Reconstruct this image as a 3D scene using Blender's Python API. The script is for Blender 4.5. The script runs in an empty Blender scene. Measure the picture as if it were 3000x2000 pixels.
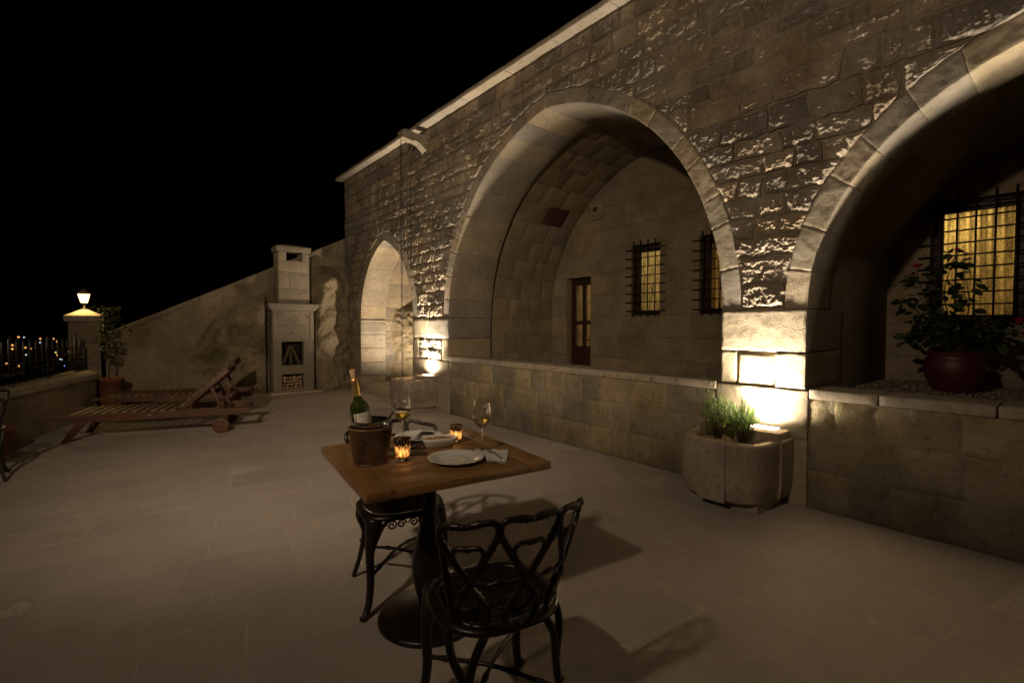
import bpy, math, random
import numpy as np
from mathutils import Vector, Matrix

SC = bpy.context.scene
COL = SC.collection
random.seed(11)
RNG = np.random.RandomState(7)
R_ = math.radians
PI = math.pi

# ------------------------------------------------------------------ camera
cam_d = bpy.data.cameras.new('camera')
cam_d.lens = 17.0
cam_d.sensor_width = 36.0
cam_d.clip_start = 0.05
cam_d.clip_end = 6000
cam = bpy.data.objects.new('camera', cam_d)
COL.objects.link(cam)
cam.location = (0, 0, 1.33)
_yaw = math.atan2(1165, 1417)
_pit = math.atan(45 / 1417)
_F = Vector((math.sin(_yaw) * math.cos(_pit), math.cos(_yaw) * math.cos(_pit), -math.sin(_pit)))
cam.rotation_mode = 'QUATERNION'
cam.rotation_quaternion = _F.to_track_quat('-Z', 'Y')
SC.camera = cam

# ------------------------------------------------------------------ world: night sky after dusk
W = bpy.data.worlds.new('World')
SC.world = W
W.use_nodes = True
wn = W.node_tree.nodes
wl = W.node_tree.links
sky = wn.new('ShaderNodeTexSky')
sky.sky_type = 'NISHITA'
sky.sun_disc = False
sky.sun_elevation = R_(-9)
sky.sun_rotation = R_(200)
bg = wn['Background']
bg.inputs['Strength'].default_value = 0.004
wl.new(sky.outputs[0], bg.inputs['Color'])

# ------------------------------------------------------------------ picture
SC.view_settings.view_transform = 'Standard'
SC.view_settings.look = 'None'
SC.view_settings.exposure = 0.0
SC.view_settings.gamma = 1.0
SC.view_settings.use_curve_mapping = False
SC.render.engine = 'CYCLES'
cy = SC.cycles
cy.use_denoising = True
try:
    cy.denoiser = 'OPENIMAGEDENOISE'
except Exception:
    pass
cy.max_bounces = 12
cy.diffuse_bounces = 8
cy.glossy_bounces = 4
cy.transmission_bounces = 8
cy.transparent_max_bounces = 8
cy.sample_clamp_indirect = 40.0
cy.caustics_reflective = False
cy.caustics_refractive = False
cy.blur_glossy = 0.5


def lamp(name, kind, loc, power, color, target=None, parent=None, **kw):
    d = bpy.data.lights.new(name, kind)
    d.energy = power
    d.color = color
    for k, v in kw.items():
        setattr(d, k, v)
    o = bpy.data.objects.new(name, d)
    COL.objects.link(o)
    o.location = loc
    if target is not None:
        o.rotation_mode = 'QUATERNION'
        o.rotation_quaternion = (Vector(target) - Vector(loc)).to_track_quat('-Z', 'Y')
    if parent is not None:
        o.parent = parent
        o.location = Vector(loc) - parent.location
    return o


FLOOD = (-1.6, 0.85, 3.1)
FLOOD_POWER = 540
FLOOD_WIDE = 310
UP_POWER = 560
LAMP_WARM = (1.0, 0.86, 0.66)
FLOOD_WARM = (1.0, 0.775, 0.54)

# ------------------------------------------------------------------ numpy noise
_perm = RNG.permutation(256)
_perm = np.concatenate([_perm, _perm, _perm])
_g = RNG.normal(size=(256, 3))
_g /= np.linalg.norm(_g, axis=1)[:, None]


def perlin(x, y, z):
    x = np.asarray(x, float); y = np.asarray(y, float) + np.zeros_like(x); z = np.asarray(z, float) + np.zeros_like(x)
    xi = np.floor(x).astype(int); yi = np.floor(y).astype(int); zi = np.floor(z).astype(int)
    xf = x - xi; yf = y - yi; zf = z - zi
    xi &= 255; yi &= 255; zi &= 255
    u = xf**3 * (xf * (xf * 6 - 15) + 10); v = yf**3 * (yf * (yf * 6 - 15) + 10); w = zf**3 * (zf * (zf * 6 - 15) + 10)

    def gr(dx, dy, dz):
        h = _perm[_perm[_perm[xi + dx] + yi + dy] + zi + dz]
        q = _g[h]
        return q[..., 0] * (xf - dx) + q[..., 1] * (yf - dy) + q[..., 2] * (zf - dz)
    l = lambda a, b, t: a + (b - a) * t
    return l(l(l(gr(0, 0, 0), gr(1, 0, 0), u), l(gr(0, 1, 0), gr(1, 1, 0), u), v),
             l(l(gr(0, 0, 1), gr(1, 0, 1), u), l(gr(0, 1, 1), gr(1, 1, 1), u), v), w) * 1.5


def fbm(x, y, z, o=4, g=0.5):
    s = 0; a = 1.0
    for i in range(o):
        s = s + a * perlin(x, y, z)
        x = x * 2.03 + 3.1; y = y * 2.03 + 7.7; z = z * 2.03 + 1.3
        a *= g
    return s


def sstep(a, b, x):
    t = np.clip((x - a) / (b - a), 0, 1)
    return t * t * (3 - 2 * t)


# ------------------------------------------------------------------ objects
def mesh(name, V, Fs, mat, parent=None, smooth=True, kind=None, loc=None):
    """one mesh object; V are world coordinates when the parent is an Empty (its location is taken off)"""
    V = np.asarray(V, float).reshape(-1, 3)
    if parent is not None:
        V = V - np.array(wloc(parent))
    me = bpy.data.meshes.new(name)
    me.from_pydata(V.tolist(), [], [tuple(f) for f in Fs])
    if smooth:
        me.polygons.foreach_set('use_smooth', [True] * len(me.polygons))
    if isinstance(mat, (list, tuple)):
        for m in mat:
            me.materials.append(m)
    else:
        me.materials.append(mat)
    o = bpy.data.objects.new(name, me)
    COL.objects.link(o)
    if parent is not None:
        o.parent = parent
    if kind:
        o['kind'] = kind
    if loc is not None:
        o.location = loc
    return o


def wloc(o):
    p = Vector((0, 0, 0))
    while o is not None:
        p += o.location
        o = o.parent
    return p


def tag(o, label, cat, group=None):
    o['label'] = label
    o['category'] = cat
    if group:
        o['group'] = group
    return o


def thing(name, label, cat, loc=(0, 0, 0), group=None):
    o = bpy.data.objects.new(name, None)
    COL.objects.link(o)
    o.location = loc
    o.empty_display_size = 0.1
    return tag(o, label, cat, group)


def copy_tree(o, parent=None):
    c = o.copy()
    COL.objects.link(c)
    if parent is not None:
        c.parent = parent
    for ch in list(o.children):
        copy_tree(ch, c)
    return c


class MB:
    def __init__(self):
        self.v = []
        self.f = []
        self.n = 0

    def add(self, V, Fs):
        V = np.asarray(V, float).reshape(-1, 3)
        self.v.append(V)
        self.f.extend([tuple(int(i) + self.n for i in f) for f in Fs])
        self.n += len(V)
        return self

    def out(self):
        return np.concatenate(self.v), self.f

    def build(self, name, mat, parent=None, **k):
        V, F = self.out()
        return mesh(name, V, F, mat, parent, **k)


def grid_faces(nu, nv, flip=False, off=0):
    fs = []
    for j in range(nv):
        for i in range(nu):
            a = off + j * (nu + 1) + i
            q = (a, a + 1, a + nu + 2, a + nu + 1)
            fs.append(q[::-1] if flip else q)
    return fs


def steps(L, r, n):
    if r <= 0 or L <= 2.2 * r:
        return np.linspace(0, L, n + 1)
    return np.concatenate([[0], np.linspace(r, L - r, n + 1), [L]])


def rbox(L, r=0.004, n=(1, 1, 1)):
    """rounded box between 0 and L, six grids of verts that meet at the edges"""
    L = np.array(L, float)
    r = min(r, L.min() * 0.45)
    S = [steps(L[i], r, n[i]) for i in range(3)]
    V = []; Fs = []; off = 0
    for ax in range(3):
        a, b = (ax + 1) % 3, (ax + 2) % 3
        for side in (0, 1):
            A, B = np.meshgrid(S[a], S[b])
            q = np.zeros(A.shape + (3,))
            q[..., a] = A; q[..., b] = B; q[..., ax] = L[ax] * side
            c = np.clip(q, r, L - r)
            d = q - c
            nn = np.linalg.norm(d, axis=-1, keepdims=True)
            q = c + d / np.maximum(nn, 1e-9) * r
            V.append(q.reshape(-1, 3))
            Fs += grid_faces(len(S[a]) - 1, len(S[b]) - 1, flip=(side == 0), off=off)
            off += A.size
    return np.concatenate(V), Fs


def box_at(mb, lo, hi, r=0.004, n=(1, 1, 1), rot=None, piv=None):
    lo = np.array(lo, float); hi = np.array(hi, float)
    V, F = rbox(hi - lo, r, n)
    V = V + lo
    if rot is not None:
        m = np.array(Matrix.Rotation(rot[0], 3, rot[1]))
        p = np.array(piv if piv is not None else (lo + hi) / 2)
        V = (V - p) @ m.T + p
    mb.add(V, F)
    return mb


def tube(mb, pts, rad, seg=8, cap=True, closed=False):
    P = np.asarray(pts, float)
    n = len(P)
    rad = np.full(n, rad, float) if np.isscalar(rad) else np.asarray(rad, float)
    T = np.zeros_like(P)
    if closed:
        T = np.roll(P, -1, 0) - np.roll(P, 1, 0)
    else:
        T[1:-1] = P[2:] - P[:-2]; T[0] = P[1] - P[0]; T[-1] = P[-1] - P[-2]
    T /= np.maximum(np.linalg.norm(T, axis=1)[:, None], 1e-9)
    N = np.cross(T[0], [0, 0, 1.0])
    if np.linalg.norm(N) < 0.1:
        N = np.cross(T[0], [0, 1.0, 0])
    N /= np.linalg.norm(N)
    V = []
    for i in range(n):
        N = N - T[i] * np.dot(N, T[i])
        N /= max(np.linalg.norm(N), 1e-9)
        B = np.cross(T[i], N)
        for k in range(seg):
            a = 2 * PI * k / seg
            V.append(P[i] + rad[i] * (math.cos(a) * N + math.sin(a) * B))
    Fs = []
    m = n if closed else n - 1
    for i in range(m):
        j = (i + 1) % n
        for k in range(seg):
            k2 = (k + 1) % seg
            Fs.append((i * seg + k, i * seg + k2, j * seg + k2, j * seg + k))
    if cap and not closed:
        Fs.append(tuple(range(seg))[::-1])
        Fs.append(tuple((n - 1) * seg + k for k in range(seg)))
    mb.add(V, Fs)
    return mb


def catmull(P, k=6, closed=False):
    P = np.asarray(P, float)
    if closed:
        Q = np.concatenate([P[-1:], P, P[:2]])
        m = len(P)
    else:
        Q = np.concatenate([[2 * P[0] - P[1]], P, [2 * P[-1] - P[-2]]])
        m = len(P) - 1
    out = []
    for i in range(m):
        p0, p1, p2, p3 = Q[i:i + 4]
        for j in range(k):
            t = j / k
            out.append(0.5 * (2 * p1 + (p2 - p0) * t + (2 * p0 - 5 * p1 + 4 * p2 - p3) * t * t + (3 * p1 - p0 - 3 * p2 + p3) * t**3))
    if not closed:
        out.append(P[-1])
    return np.array(out)


def lathe(mb, prof, seg=24, c=(0, 0, 0), arc=None, wob=None):
    n = len(prof)
    full = arc is None
    a0, a1 = (0, 2 * PI) if full else arc
    ks = seg if full else seg + 1
    V = []
    for (r, z) in prof:
        for k in range(ks):
            a = a0 + (a1 - a0) * k / seg
            rr = r * (1 + (wob(a, z) if wob else 0))
            V.append((c[0] + rr * math.cos(a), c[1] + rr * math.sin(a), c[2] + z))
    Fs = []
    for i in range(n - 1):
        for k in range(seg):
            k2 = (k + 1) % ks if full else k + 1
            Fs.append((i * ks + k, i * ks + k2, (i + 1) * ks + k2, (i + 1) * ks + k))
    mb.add(V, Fs)
    return mb


def ball(mb, c, r, sc=(1, 1, 1), seg=10, rings=7):
    prof = [(max(r * math.sin(PI * i / rings), 1e-5), -r * math.cos(PI * i / rings)) for i in range(rings + 1)]
    m2 = MB()
    lathe(m2, prof, seg)
    V, F = m2.out()
    mb.add(V * np.array(sc) + np.array(c), F)
    return mb


# ------------------------------------------------------------------ materials
def nodes_of(m):
    m.use_nodes = True
    nt = m.node_tree
    return nt, nt.nodes['Principled BSDF']


def stone_mat(name, c1, c2, var=0.35, bump=0.5, bscale=60, rough=0.9, stain=None, mscale=3.0, tool=0.0, low_dark=None, pits=0.6):
    m = bpy.data.materials.new(name)
    nt, b = nodes_of(m)
    N = nt.nodes.new; L = nt.links.new
    geo = N('ShaderNodeNewGeometry'); oi = N('ShaderNodeObjectInfo')
    n1 = N('ShaderNodeTexNoise'); n1.inputs['Scale'].default_value = mscale; n1.inputs['Detail'].default_value = 6; n1.inputs['Roughness'].default_value = 0.65
    L(geo.outputs['Position'], n1.inputs['Vector'])
    r1 = N('ShaderNodeValToRGB')
    r1.color_ramp.elements[0].position = 0.32; r1.color_ramp.elements[1].position = 0.68
    r1.color_ramp.elements[0].color = (*c2, 1); r1.color_ramp.elements[1].color = (*c1, 1)
    L(n1.outputs['Fac'], r1.inputs['Fac'])
    # every stone its own tone
    mr = N('ShaderNodeMapRange'); mr.inputs['To Min'].default_value = 1 - var; mr.inputs['To Max'].default_value = 1 + var * 0.6
    L(oi.outputs['Random'], mr.inputs['Value'])
    hv = N('ShaderNodeHueSaturation')
    L(mr.outputs['Result'], hv.inputs['Value']); L(r1.outputs['Color'], hv.inputs['Color'])
    mt = N('ShaderNodeMath'); mt.operation = 'MULTIPLY_ADD'; mt.inputs[1].default_value = 2.0 * min(var, 0.25); mt.inputs[2].default_value = 1 - min(var, 0.25)
    L(oi.outputs['Random'], mt.inputs[0]); L(mt.outputs[0], hv.inputs['Saturation'])
    colr = hv.outputs['Color']
    # pits and small dark blemishes
    n3 = N('ShaderNodeTexNoise'); n3.inputs['Scale'].default_value = 22; n3.inputs['Detail'].default_value = 4
    L(geo.outputs['Position'], n3.inputs['Vector'])
    r3 = N('ShaderNodeValToRGB'); r3.color_ramp.elements[0].position = 0.30; r3.color_ramp.elements[1].position = 0.46
    r3.color_ramp.elements[0].color = (0.55, 0.5, 0.45, 1); r3.color_ramp.elements[1].color = (1, 1, 1, 1)
    L(n3.outputs['Fac'], r3.inputs['Fac'])
    mx = N('ShaderNodeMix'); mx.data_type = 'RGBA'; mx.blend_type = 'MULTIPLY'; mx.inputs['Factor'].default_value = pits
    L(colr, mx.inputs['A']); L(r3.outputs['Color'], mx.inputs['B'])
    colr = mx.outputs['Result']
    if stain:
        n4 = N('ShaderNodeTexNoise'); n4.inputs['Scale'].default_value = stain[1]; n4.inputs['Detail'].default_value = 5
        L(geo.outputs['Position'], n4.inputs['Vector'])
        r4 = N('ShaderNodeValToRGB'); r4.color_ramp.elements[0].position = 0.5; r4.color_ramp.elements[1].position = 0.7
        r4.color_ramp.elements[0].color = (0, 0, 0, 1); r4.color_ramp.elements[1].color = (1, 1, 1, 1)
        L(n4.outputs['Fac'], r4.inputs['Fac'])
        m4 = N('ShaderNodeMix'); m4.data_type = 'RGBA'
        mf = N('ShaderNodeMath'); mf.operation = 'MULTIPLY'; mf.inputs[1].default_value = stain[2]
        L(r4.outputs['Color'], mf.inputs[0]); L(mf.outputs[0], m4.inputs['Factor'])
        L(colr, m4.inputs['A']); m4.inputs['B'].default_value = (*stain[0], 1)
        colr = m4.outputs['Result']
    if low_dark:   # darker towards the ground, with an uneven edge
        sx = N('ShaderNodeSeparateXYZ'); L(geo.outputs['Position'], sx.inputs[0])
        n5 = N('ShaderNodeTexNoise'); n5.inputs['Scale'].default_value = 2.2; n5.inputs['Detail'].default_value = 5
        L(geo.outputs['Position'], n5.inputs['Vector'])
        ma = N('ShaderNodeMath'); ma.operation = 'MULTIPLY_ADD'; ma.inputs[1].default_value = -0.7; L(n5.outputs['Fac'], ma.inputs[0]); L(sx.outputs['Z'], ma.inputs[2])
        mp = N('ShaderNodeMapRange'); mp.inputs['From Min'].default_value = -0.35; mp.inputs['From Max'].default_value = low_dark[0]; mp.inputs['To Min'].default_value = low_dark[1]; mp.inputs['To Max'].default_value = 1
        L(ma.outputs[0], mp.inputs['Value'])
        m5 = N('ShaderNodeMix'); m5.data_type = 'RGBA'; m5.blend_type = 'MULTIPLY'; m5.inputs['Factor'].default_value = 1
        L(colr, m5.inputs['A']); L(mp.outputs['Result'], m5.inputs['B'])
        colr = m5.outputs['Result']
    L(colr, b.inputs['Base Color'])
    b.inputs['Roughness'].default_value = rough
    b.inputs['Specular IOR Level'].default_value = 0.15
    n2 = N('ShaderNodeTexNoise'); n2.inputs['Scale'].default_value = bscale; n2.inputs['Detail'].default_value = 8; n2.inputs['Roughness'].default_value = 0.7
    L(geo.outputs['Position'], n2.inputs['Vector'])
    h = n2.outputs['Fac']
    if tool > 0:   # slanting chisel strokes
        wv = N('ShaderNodeTexWave'); wv.inputs['Scale'].default_value = 48; wv.inputs['Distortion'].default_value = 5; wv.inputs['Detail'].default_value = 2
        wv.bands_direction = 'DIAGONAL'
        L(geo.outputs['Position'], wv.inputs['Vector'])
        ad = N('ShaderNodeMath'); ad.operation = 'MULTIPLY_ADD'; ad.inputs[1].default_value = tool
        L(wv.outputs['Fac'], ad.inputs[0]); L(h, ad.inputs[2]); h = ad.outputs[0]
    bp = N('ShaderNodeBump'); bp.inputs['Strength'].default_value = bump; bp.inputs['Distance'].default_value = 0.012
    L(h, bp.inputs['Height']); L(bp.outputs['Normal'], b.inputs['Normal'])
    return m


def simple(name, col, rough=0.5, metal=0.0, spec=0.5, bump=None, var=None, trans=0.0, ior=1.45, coat=0.0):
    m = bpy.data.materials.new(name)
    nt, b = nodes_of(m)
    N = nt.nodes.new; L = nt.links.new
    b.inputs['Base Color'].default_value = (*col, 1)
    b.inputs['Roughness'].default_value = rough
    b.inputs['Metallic'].default_value = metal
    b.inputs['Specular IOR Level'].default_value = spec
    b.inputs['Transmission Weight'].default_value = trans
    b.inputs['IOR'].default_value = ior
    b.inputs['Coat Weight'].default_value = coat
    tc = N('ShaderNodeTexCoord')
    if var:
        n = N('ShaderNodeTexNoise'); n.inputs['Scale'].default_value = var[0]; n.inputs['Detail'].default_value = 4
        L(tc.outputs['Object'], n.inputs['Vector'])
        r = N('ShaderNodeValToRGB'); r.color_ramp.elements[0].color = (*[c * (1 - var[1]) for c in col], 1); r.color_ramp.elements[1].color = (*[min(1, c * (1 + var[1])) for c in col], 1)
        r.color_ramp.elements[0].position = 0.3; r.color_ramp.elements[1].position = 0.7
        L(n.outputs['Fac'], r.inputs['Fac']); L(r.outputs['Color'], b.inputs['Base Color'])
    if bump:
        n = N('ShaderNodeTexNoise'); n.inputs['Scale'].default_value = bump[0]; n.inputs['Detail'].default_value = 5
        L(tc.outputs['Object'], n.inputs['Vector'])
        bp = N('ShaderNodeBump'); bp.inputs['Strength'].default_value = bump[1]; bp.inputs['Distance'].default_value = 0.004
        L(n.outputs['Fac'], bp.inputs['Height']); L(bp.outputs['Normal'], b.inputs['Normal'])
    return m


def wood_mat(name, c1, c2, axis='X', rough=0.45, scale=14, var=0.25):
    m = bpy.data.materials.new(name)
    nt, b = nodes_of(m)
    N = nt.nodes.new; L = nt.links.new
    tc = N('ShaderNodeTexCoord'); oi = N('ShaderNodeObjectInfo')
    mp = N('ShaderNodeMapping')
    s = [scale, scale, scale]; s['XYZ'.index(axis)] = scale * 0.07
    mp.inputs['Scale'].default_value = s
    ad = N('ShaderNodeVectorMath'); ad.operation = 'ADD'
    cm = N('ShaderNodeCombineXYZ'); mu = N('ShaderNodeMath'); mu.operation = 'MULTIPLY'; mu.inputs[1].default_value = 13
    L(oi.outputs['Random'], mu.inputs[0]); L(mu.outputs[0], cm.inputs[0]); L(mu.outputs[0], cm.inputs[1]); L(mu.outputs[0], cm.inputs[2])
    L(tc.outputs['Object'], ad.inputs[0]); L(cm.outputs[0], ad.inputs[1]); L(ad.outputs[0], mp.inputs['Vector'])
    n = N('ShaderNodeTexNoise'); n.inputs['Scale'].default_value = 3; n.inputs['Detail'].default_value = 8; n.inputs['Roughness'].default_value = 0.6; n.inputs['Distortion'].default_value = 0.6
    L(mp.outputs[0], n.inputs['Vector'])
    r = N('ShaderNodeValToRGB'); r.color_ramp.elements[0].color = (*c2, 1); r.color_ramp.elements[1].color = (*c1, 1)
    r.color_ramp.elements[0].position = 0.3; r.color_ramp.elements[1].position = 0.66
    L(n.outputs['Fac'], r.inputs['Fac'])
    hv = N('ShaderNodeHueSaturation'); mr = N('ShaderNodeMapRange'); mr.inputs['To Min'].default_value = 1 - var; mr.inputs['To Max'].default_value = 1 + var
    L(oi.outputs['Random'], mr.inputs['Value']); L(mr.outputs[0], hv.inputs['Value']); L(r.outputs['Color'], hv.inputs['Color'])
    L(hv.outputs['Color'], b.inputs['Base Color'])
    b.inputs['Roughness'].default_value = rough
    b.inputs['Specular IOR Level'].default_value = 0.35
    bp = N('ShaderNodeBump'); bp.inputs['Strength'].default_value = 0.25; bp.inputs['Distance'].default_value = 0.002
    L(n.outputs['Fac'], bp.inputs['Height']); L(bp.outputs['Normal'], b.inputs['Normal'])
    return m


def emit(name, col, s):
    m = bpy.data.materials.new(name)
    m.use_nodes = True
    nt = m.node_tree
    nt.nodes.clear()
    e = nt.nodes.new('ShaderNodeEmission'); o = nt.nodes.new('ShaderNodeOutputMaterial')
    e.inputs[0].default_value = (*col, 1); e.inputs[1].default_value = s
    nt.links.new(e.outputs[0], o.inputs[0])
    m.cycles.emission_sampling = 'NONE'      # the lamp beside each of these does the lighting
    return m


def curtain_mat(name, col):
    m = bpy.data.materials.new(name)
    m.use_nodes = True
    nt = m.node_tree; nt.nodes.clear()
    N = nt.nodes.new; L = nt.links.new
    out = N('ShaderNodeOutputMaterial'); tr = N('ShaderNodeBsdfTranslucent'); df = N('ShaderNodeBsdfDiffuse'); mx = N('ShaderNodeMixShader'); mx.inputs[0].default_value = 0.25
    geo = N('ShaderNodeNewGeometry'); mp = N('ShaderNodeMapping'); mp.inputs['Scale'].default_value = (1, 1, 0.25)
    L(geo.outputs['Position'], mp.inputs['Vector'])
    n = N('ShaderNodeTexNoise'); n.inputs['Scale'].default_value = 16; n.inputs['Detail'].default_value = 3
    L(mp.outputs[0], n.inputs['Vector'])
    v = N('ShaderNodeTexVoronoi'); v.inputs['Scale'].default_value = 26; v.feature = 'DISTANCE_TO_EDGE'
    L(geo.outputs['Position'], v.inputs['Vector'])
    a = N('ShaderNodeMath'); a.operation = 'MULTIPLY'; L(n.outputs['Fac'], a.inputs[0])
    mr = N('ShaderNodeMapRange'); mr.inputs['From Max'].default_value = 0.10; mr.inputs['To Min'].default_value = 0.62; mr.inputs['To Max'].default_value = 1.0
    L(v.outputs['Distance'], mr.inputs['Value']); L(mr.outputs[0], a.inputs[1])
    r = N('ShaderNodeValToRGB'); r.color_ramp.elements[0].position = 0.22; r.color_ramp.elements[1].position = 0.62
    r.color_ramp.elements[0].color = (*[c * 0.22 for c in col], 1); r.color_ramp.elements[1].color = (*col, 1)
    L(a.outputs[0], r.inputs['Fac'])
    L(r.outputs['Color'], tr.inputs[0]); L(r.outputs['Color'], df.inputs[0])
    L(tr.outputs[0], mx.inputs[1]); L(df.outputs[0], mx.inputs[2]); L(mx.outputs[0], out.inputs[0])
    return m


def pane_mat(name, tint=(1, 1, 1), f=0.06):
    m = bpy.data.materials.new(name)
    m.use_nodes = True
    nt = m.node_tree; nt.nodes.clear()
    N = nt.nodes.new; L = nt.links.new
    out = N('ShaderNodeOutputMaterial'); t = N('ShaderNodeBsdfTransparent'); g = N('ShaderNodeBsdfGlossy'); mx = N('ShaderNodeMixShader')
    t.inputs[0].default_value = (*tint, 1); g.inputs['Roughness'].default_value = 0.03
    fr = N('ShaderNodeFresnel'); fr.inputs[0].default_value = 1.45
    L(fr.outputs[0], mx.inputs[0]); L(t.outputs[0], mx.inputs[1]); L(g.outputs[0], mx.inputs[2]); L(mx.outputs[0], out.inputs[0])
    return m


def leaf_mat(name, c1, c2, trans=0.3):
    m = bpy.data.materials.new(name)
    m.use_nodes = True
    nt = m.node_tree
    b = nt.nodes['Principled BSDF']
    N = nt.nodes.new; L = nt.links.new
    geo = N('ShaderNodeNewGeometry'); n = N('ShaderNodeTexNoise'); n.inputs['Scale'].default_value = 14
    L(geo.outputs['Position'], n.inputs['Vector'])
    r = N('ShaderNodeValToRGB'); r.color_ramp.elements[0].color = (*c2, 1); r.color_ramp.elements[1].color = (*c1, 1)
    r.color_ramp.elements[0].position = 0.35; r.color_ramp.elements[1].position = 0.65
    L(n.outputs['Fac'], r.inputs['Fac']); L(r.outputs['Color'], b.inputs['Base Color'])
    b.inputs['Roughness'].default_value = 0.5
    tl = N('ShaderNodeBsdfTranslucent'); mx = N('ShaderNodeMixShader'); mx.inputs[0].default_value = trans
    L(r.outputs['Color'], tl.inputs[0]); L(b.outputs[0], mx.inputs[1]); L(tl.outputs[0], mx.inputs[2])
    L(mx.outputs[0], nt.nodes['Material Output'].inputs[0])
    return m


def thin_glass():
    m = bpy.data.materials.new('thin_glass')
    m.use_nodes = True
    nt = m.node_tree; nt.nodes.clear()
    N = nt.nodes.new; L = nt.links.new
    out = N('ShaderNodeOutputMaterial'); t = N('ShaderNodeBsdfTransparent'); g = N('ShaderNodeBsdfGlossy'); mx = N('ShaderNodeMixShader')
    g.inputs['Roughness'].default_value = 0.09
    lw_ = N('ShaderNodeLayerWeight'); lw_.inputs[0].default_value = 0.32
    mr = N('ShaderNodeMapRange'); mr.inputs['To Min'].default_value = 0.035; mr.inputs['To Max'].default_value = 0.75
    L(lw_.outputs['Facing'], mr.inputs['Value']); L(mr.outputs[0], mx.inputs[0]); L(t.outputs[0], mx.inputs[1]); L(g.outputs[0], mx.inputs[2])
    df = N('ShaderNodeBsdfTranslucent'); m2 = N('ShaderNodeMixShader'); pw = N('ShaderNodeMath'); pw.operation = 'POWER'; pw.inputs[1].default_value = 5  # whitish tint at edge-on angles, painted in for the rim's highlights
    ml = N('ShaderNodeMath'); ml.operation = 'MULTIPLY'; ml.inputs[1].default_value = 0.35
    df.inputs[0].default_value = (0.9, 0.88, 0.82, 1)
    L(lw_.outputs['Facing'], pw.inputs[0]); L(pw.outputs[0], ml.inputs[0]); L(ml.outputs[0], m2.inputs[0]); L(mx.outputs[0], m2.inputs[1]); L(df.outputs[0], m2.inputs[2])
    L(m2.outputs[0], out.inputs[0])
    return m


M_RUB = stone_mat('rubble_limestone', (0.40, 0.34, 0.27), (0.24, 0.19, 0.135), 0.35, 1.0, 75, stain=((0.13, 0.10, 0.07), 1.6, 0.5))
M_ASH = stone_mat('ashlar_limestone', (0.38, 0.32, 0.24), (0.27, 0.22, 0.155), 0.22, 0.55, 70, tool=0.16)
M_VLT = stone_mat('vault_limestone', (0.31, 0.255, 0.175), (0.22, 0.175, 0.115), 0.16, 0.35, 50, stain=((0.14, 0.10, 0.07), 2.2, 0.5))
M_RED = stone_mat('rust_stained_stone', (0.12, 0.05, 0.035), (0.08, 0.03, 0.025), 0.1, 0.4, 50)
M_PAR = stone_mat('parapet_limestone', (0.40, 0.34, 0.24), (0.26, 0.21, 0.13), 0.28, 0.6, 55, stain=((0.15, 0.12, 0.08), 2.6, 0.55), low_dark=(0.25, 0.5))
M_COP = stone_mat('coping_limestone', (0.46, 0.39, 0.31), (0.36, 0.30, 0.22), 0.15, 0.4, 60)
M_PMO = stone_mat('parapet_mortar', (0.34, 0.29, 0.21), (0.24, 0.2, 0.13), 0.0, 0.6, 70, low_dark=(0.25, 0.5))
M_MOR = stone_mat('lime_mortar', (0.33, 0.275, 0.205), (0.23, 0.185, 0.13), 0.0, 0.8, 80)
M_FLO = stone_mat('worn_paving', (0.440, 0.385, 0.34), (0.375, 0.325, 0.282), 0.06, 0.3, 45, rough=0.75, mscale=1.4, stain=((0.25, 0.21, 0.18), 0.9, 0.4), pits=0.12)
M_FMO = stone_mat('paving_mortar', (0.54, 0.475, 0.42), (0.42, 0.37, 0.32), 0.0, 0.4, 60)
M_ROC = stone_mat('tuff_rock', (0.31, 0.25, 0.165), (0.17, 0.135, 0.08), 0.0, 1.0, 34, stain=((0.10, 0.085, 0.045), 1.7, 0.85), mscale=2.0)
M_PLA = stone_mat('weathered_render', (0.31, 0.25, 0.17), (0.21, 0.165, 0.105), 0.0, 0.6, 40, stain=((0.115, 0.09, 0.055), 1.3, 0.75), mscale=1.6)
M_FIR = stone_mat('dressed_white_stone', (0.30, 0.255, 0.19), (0.24, 0.20, 0.145), 0.12, 0.25, 60)
M_PLT = stone_mat('carved_planter_stone', (0.40, 0.34, 0.275), (0.24, 0.19, 0.145), 0.05, 0.35, 50, stain=((0.11, 0.08, 0.055), 2.0, 0.6))
M_IRON = simple('black_iron', (0.012, 0.010, 0.009), 0.42, 0.0, 0.5, bump=(40, 0.2))
M_CAST = simple('bronzed_cast_metal', (0.020, 0.012, 0.009), 0.36, 0.35, 0.6, bump=(30, 0.15), var=(12, 0.5))
M_TOP = wood_mat('oak_top', (0.235, 0.125, 0.042), (0.135, 0.066, 0.022), 'X', 0.38)
M_TOPY = wood_mat('oak_top_cross', (0.25, 0.135, 0.042), (0.15, 0.075, 0.024), 'Y', 0.38)
M_TEAK = wood_mat('teak', (0.115, 0.050, 0.024), (0.055, 0.022, 0.011), 'X', 0.5)
M_SLAT = wood_mat('teak_slat', (0.20, 0.13, 0.065), (0.12, 0.072, 0.034), 'Y', 0.55)
M_DARKW = wood_mat('brown_joinery', (0.055, 0.022, 0.012), (0.028, 0.011, 0.007), 'Z', 0.5)
M_TERRA = simple('terracotta', (0.17, 0.055, 0.03), 0.8, var=(9, 0.3), bump=(25, 0.3))
M_REDPOT = simple('dark_red_glaze', (0.075, 0.013, 0.018), 0.5, var=(6, 0.25))
M_SOIL = simple('soil', (0.12, 0.075, 0.04), 0.95, bump=(60, 1.0), var=(30, 0.5))
M_BARK = simple('bark', (0.05, 0.035, 0.02), 0.9)
M_LAV = leaf_mat('lavender_leaf', (0.17, 0.27, 0.06), (0.07, 0.13, 0.03), 0.45)
M_ROSEL = leaf_mat('rose_leaf', (0.04, 0.055, 0.02), (0.015, 0.026, 0.009), 0.08)
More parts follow.
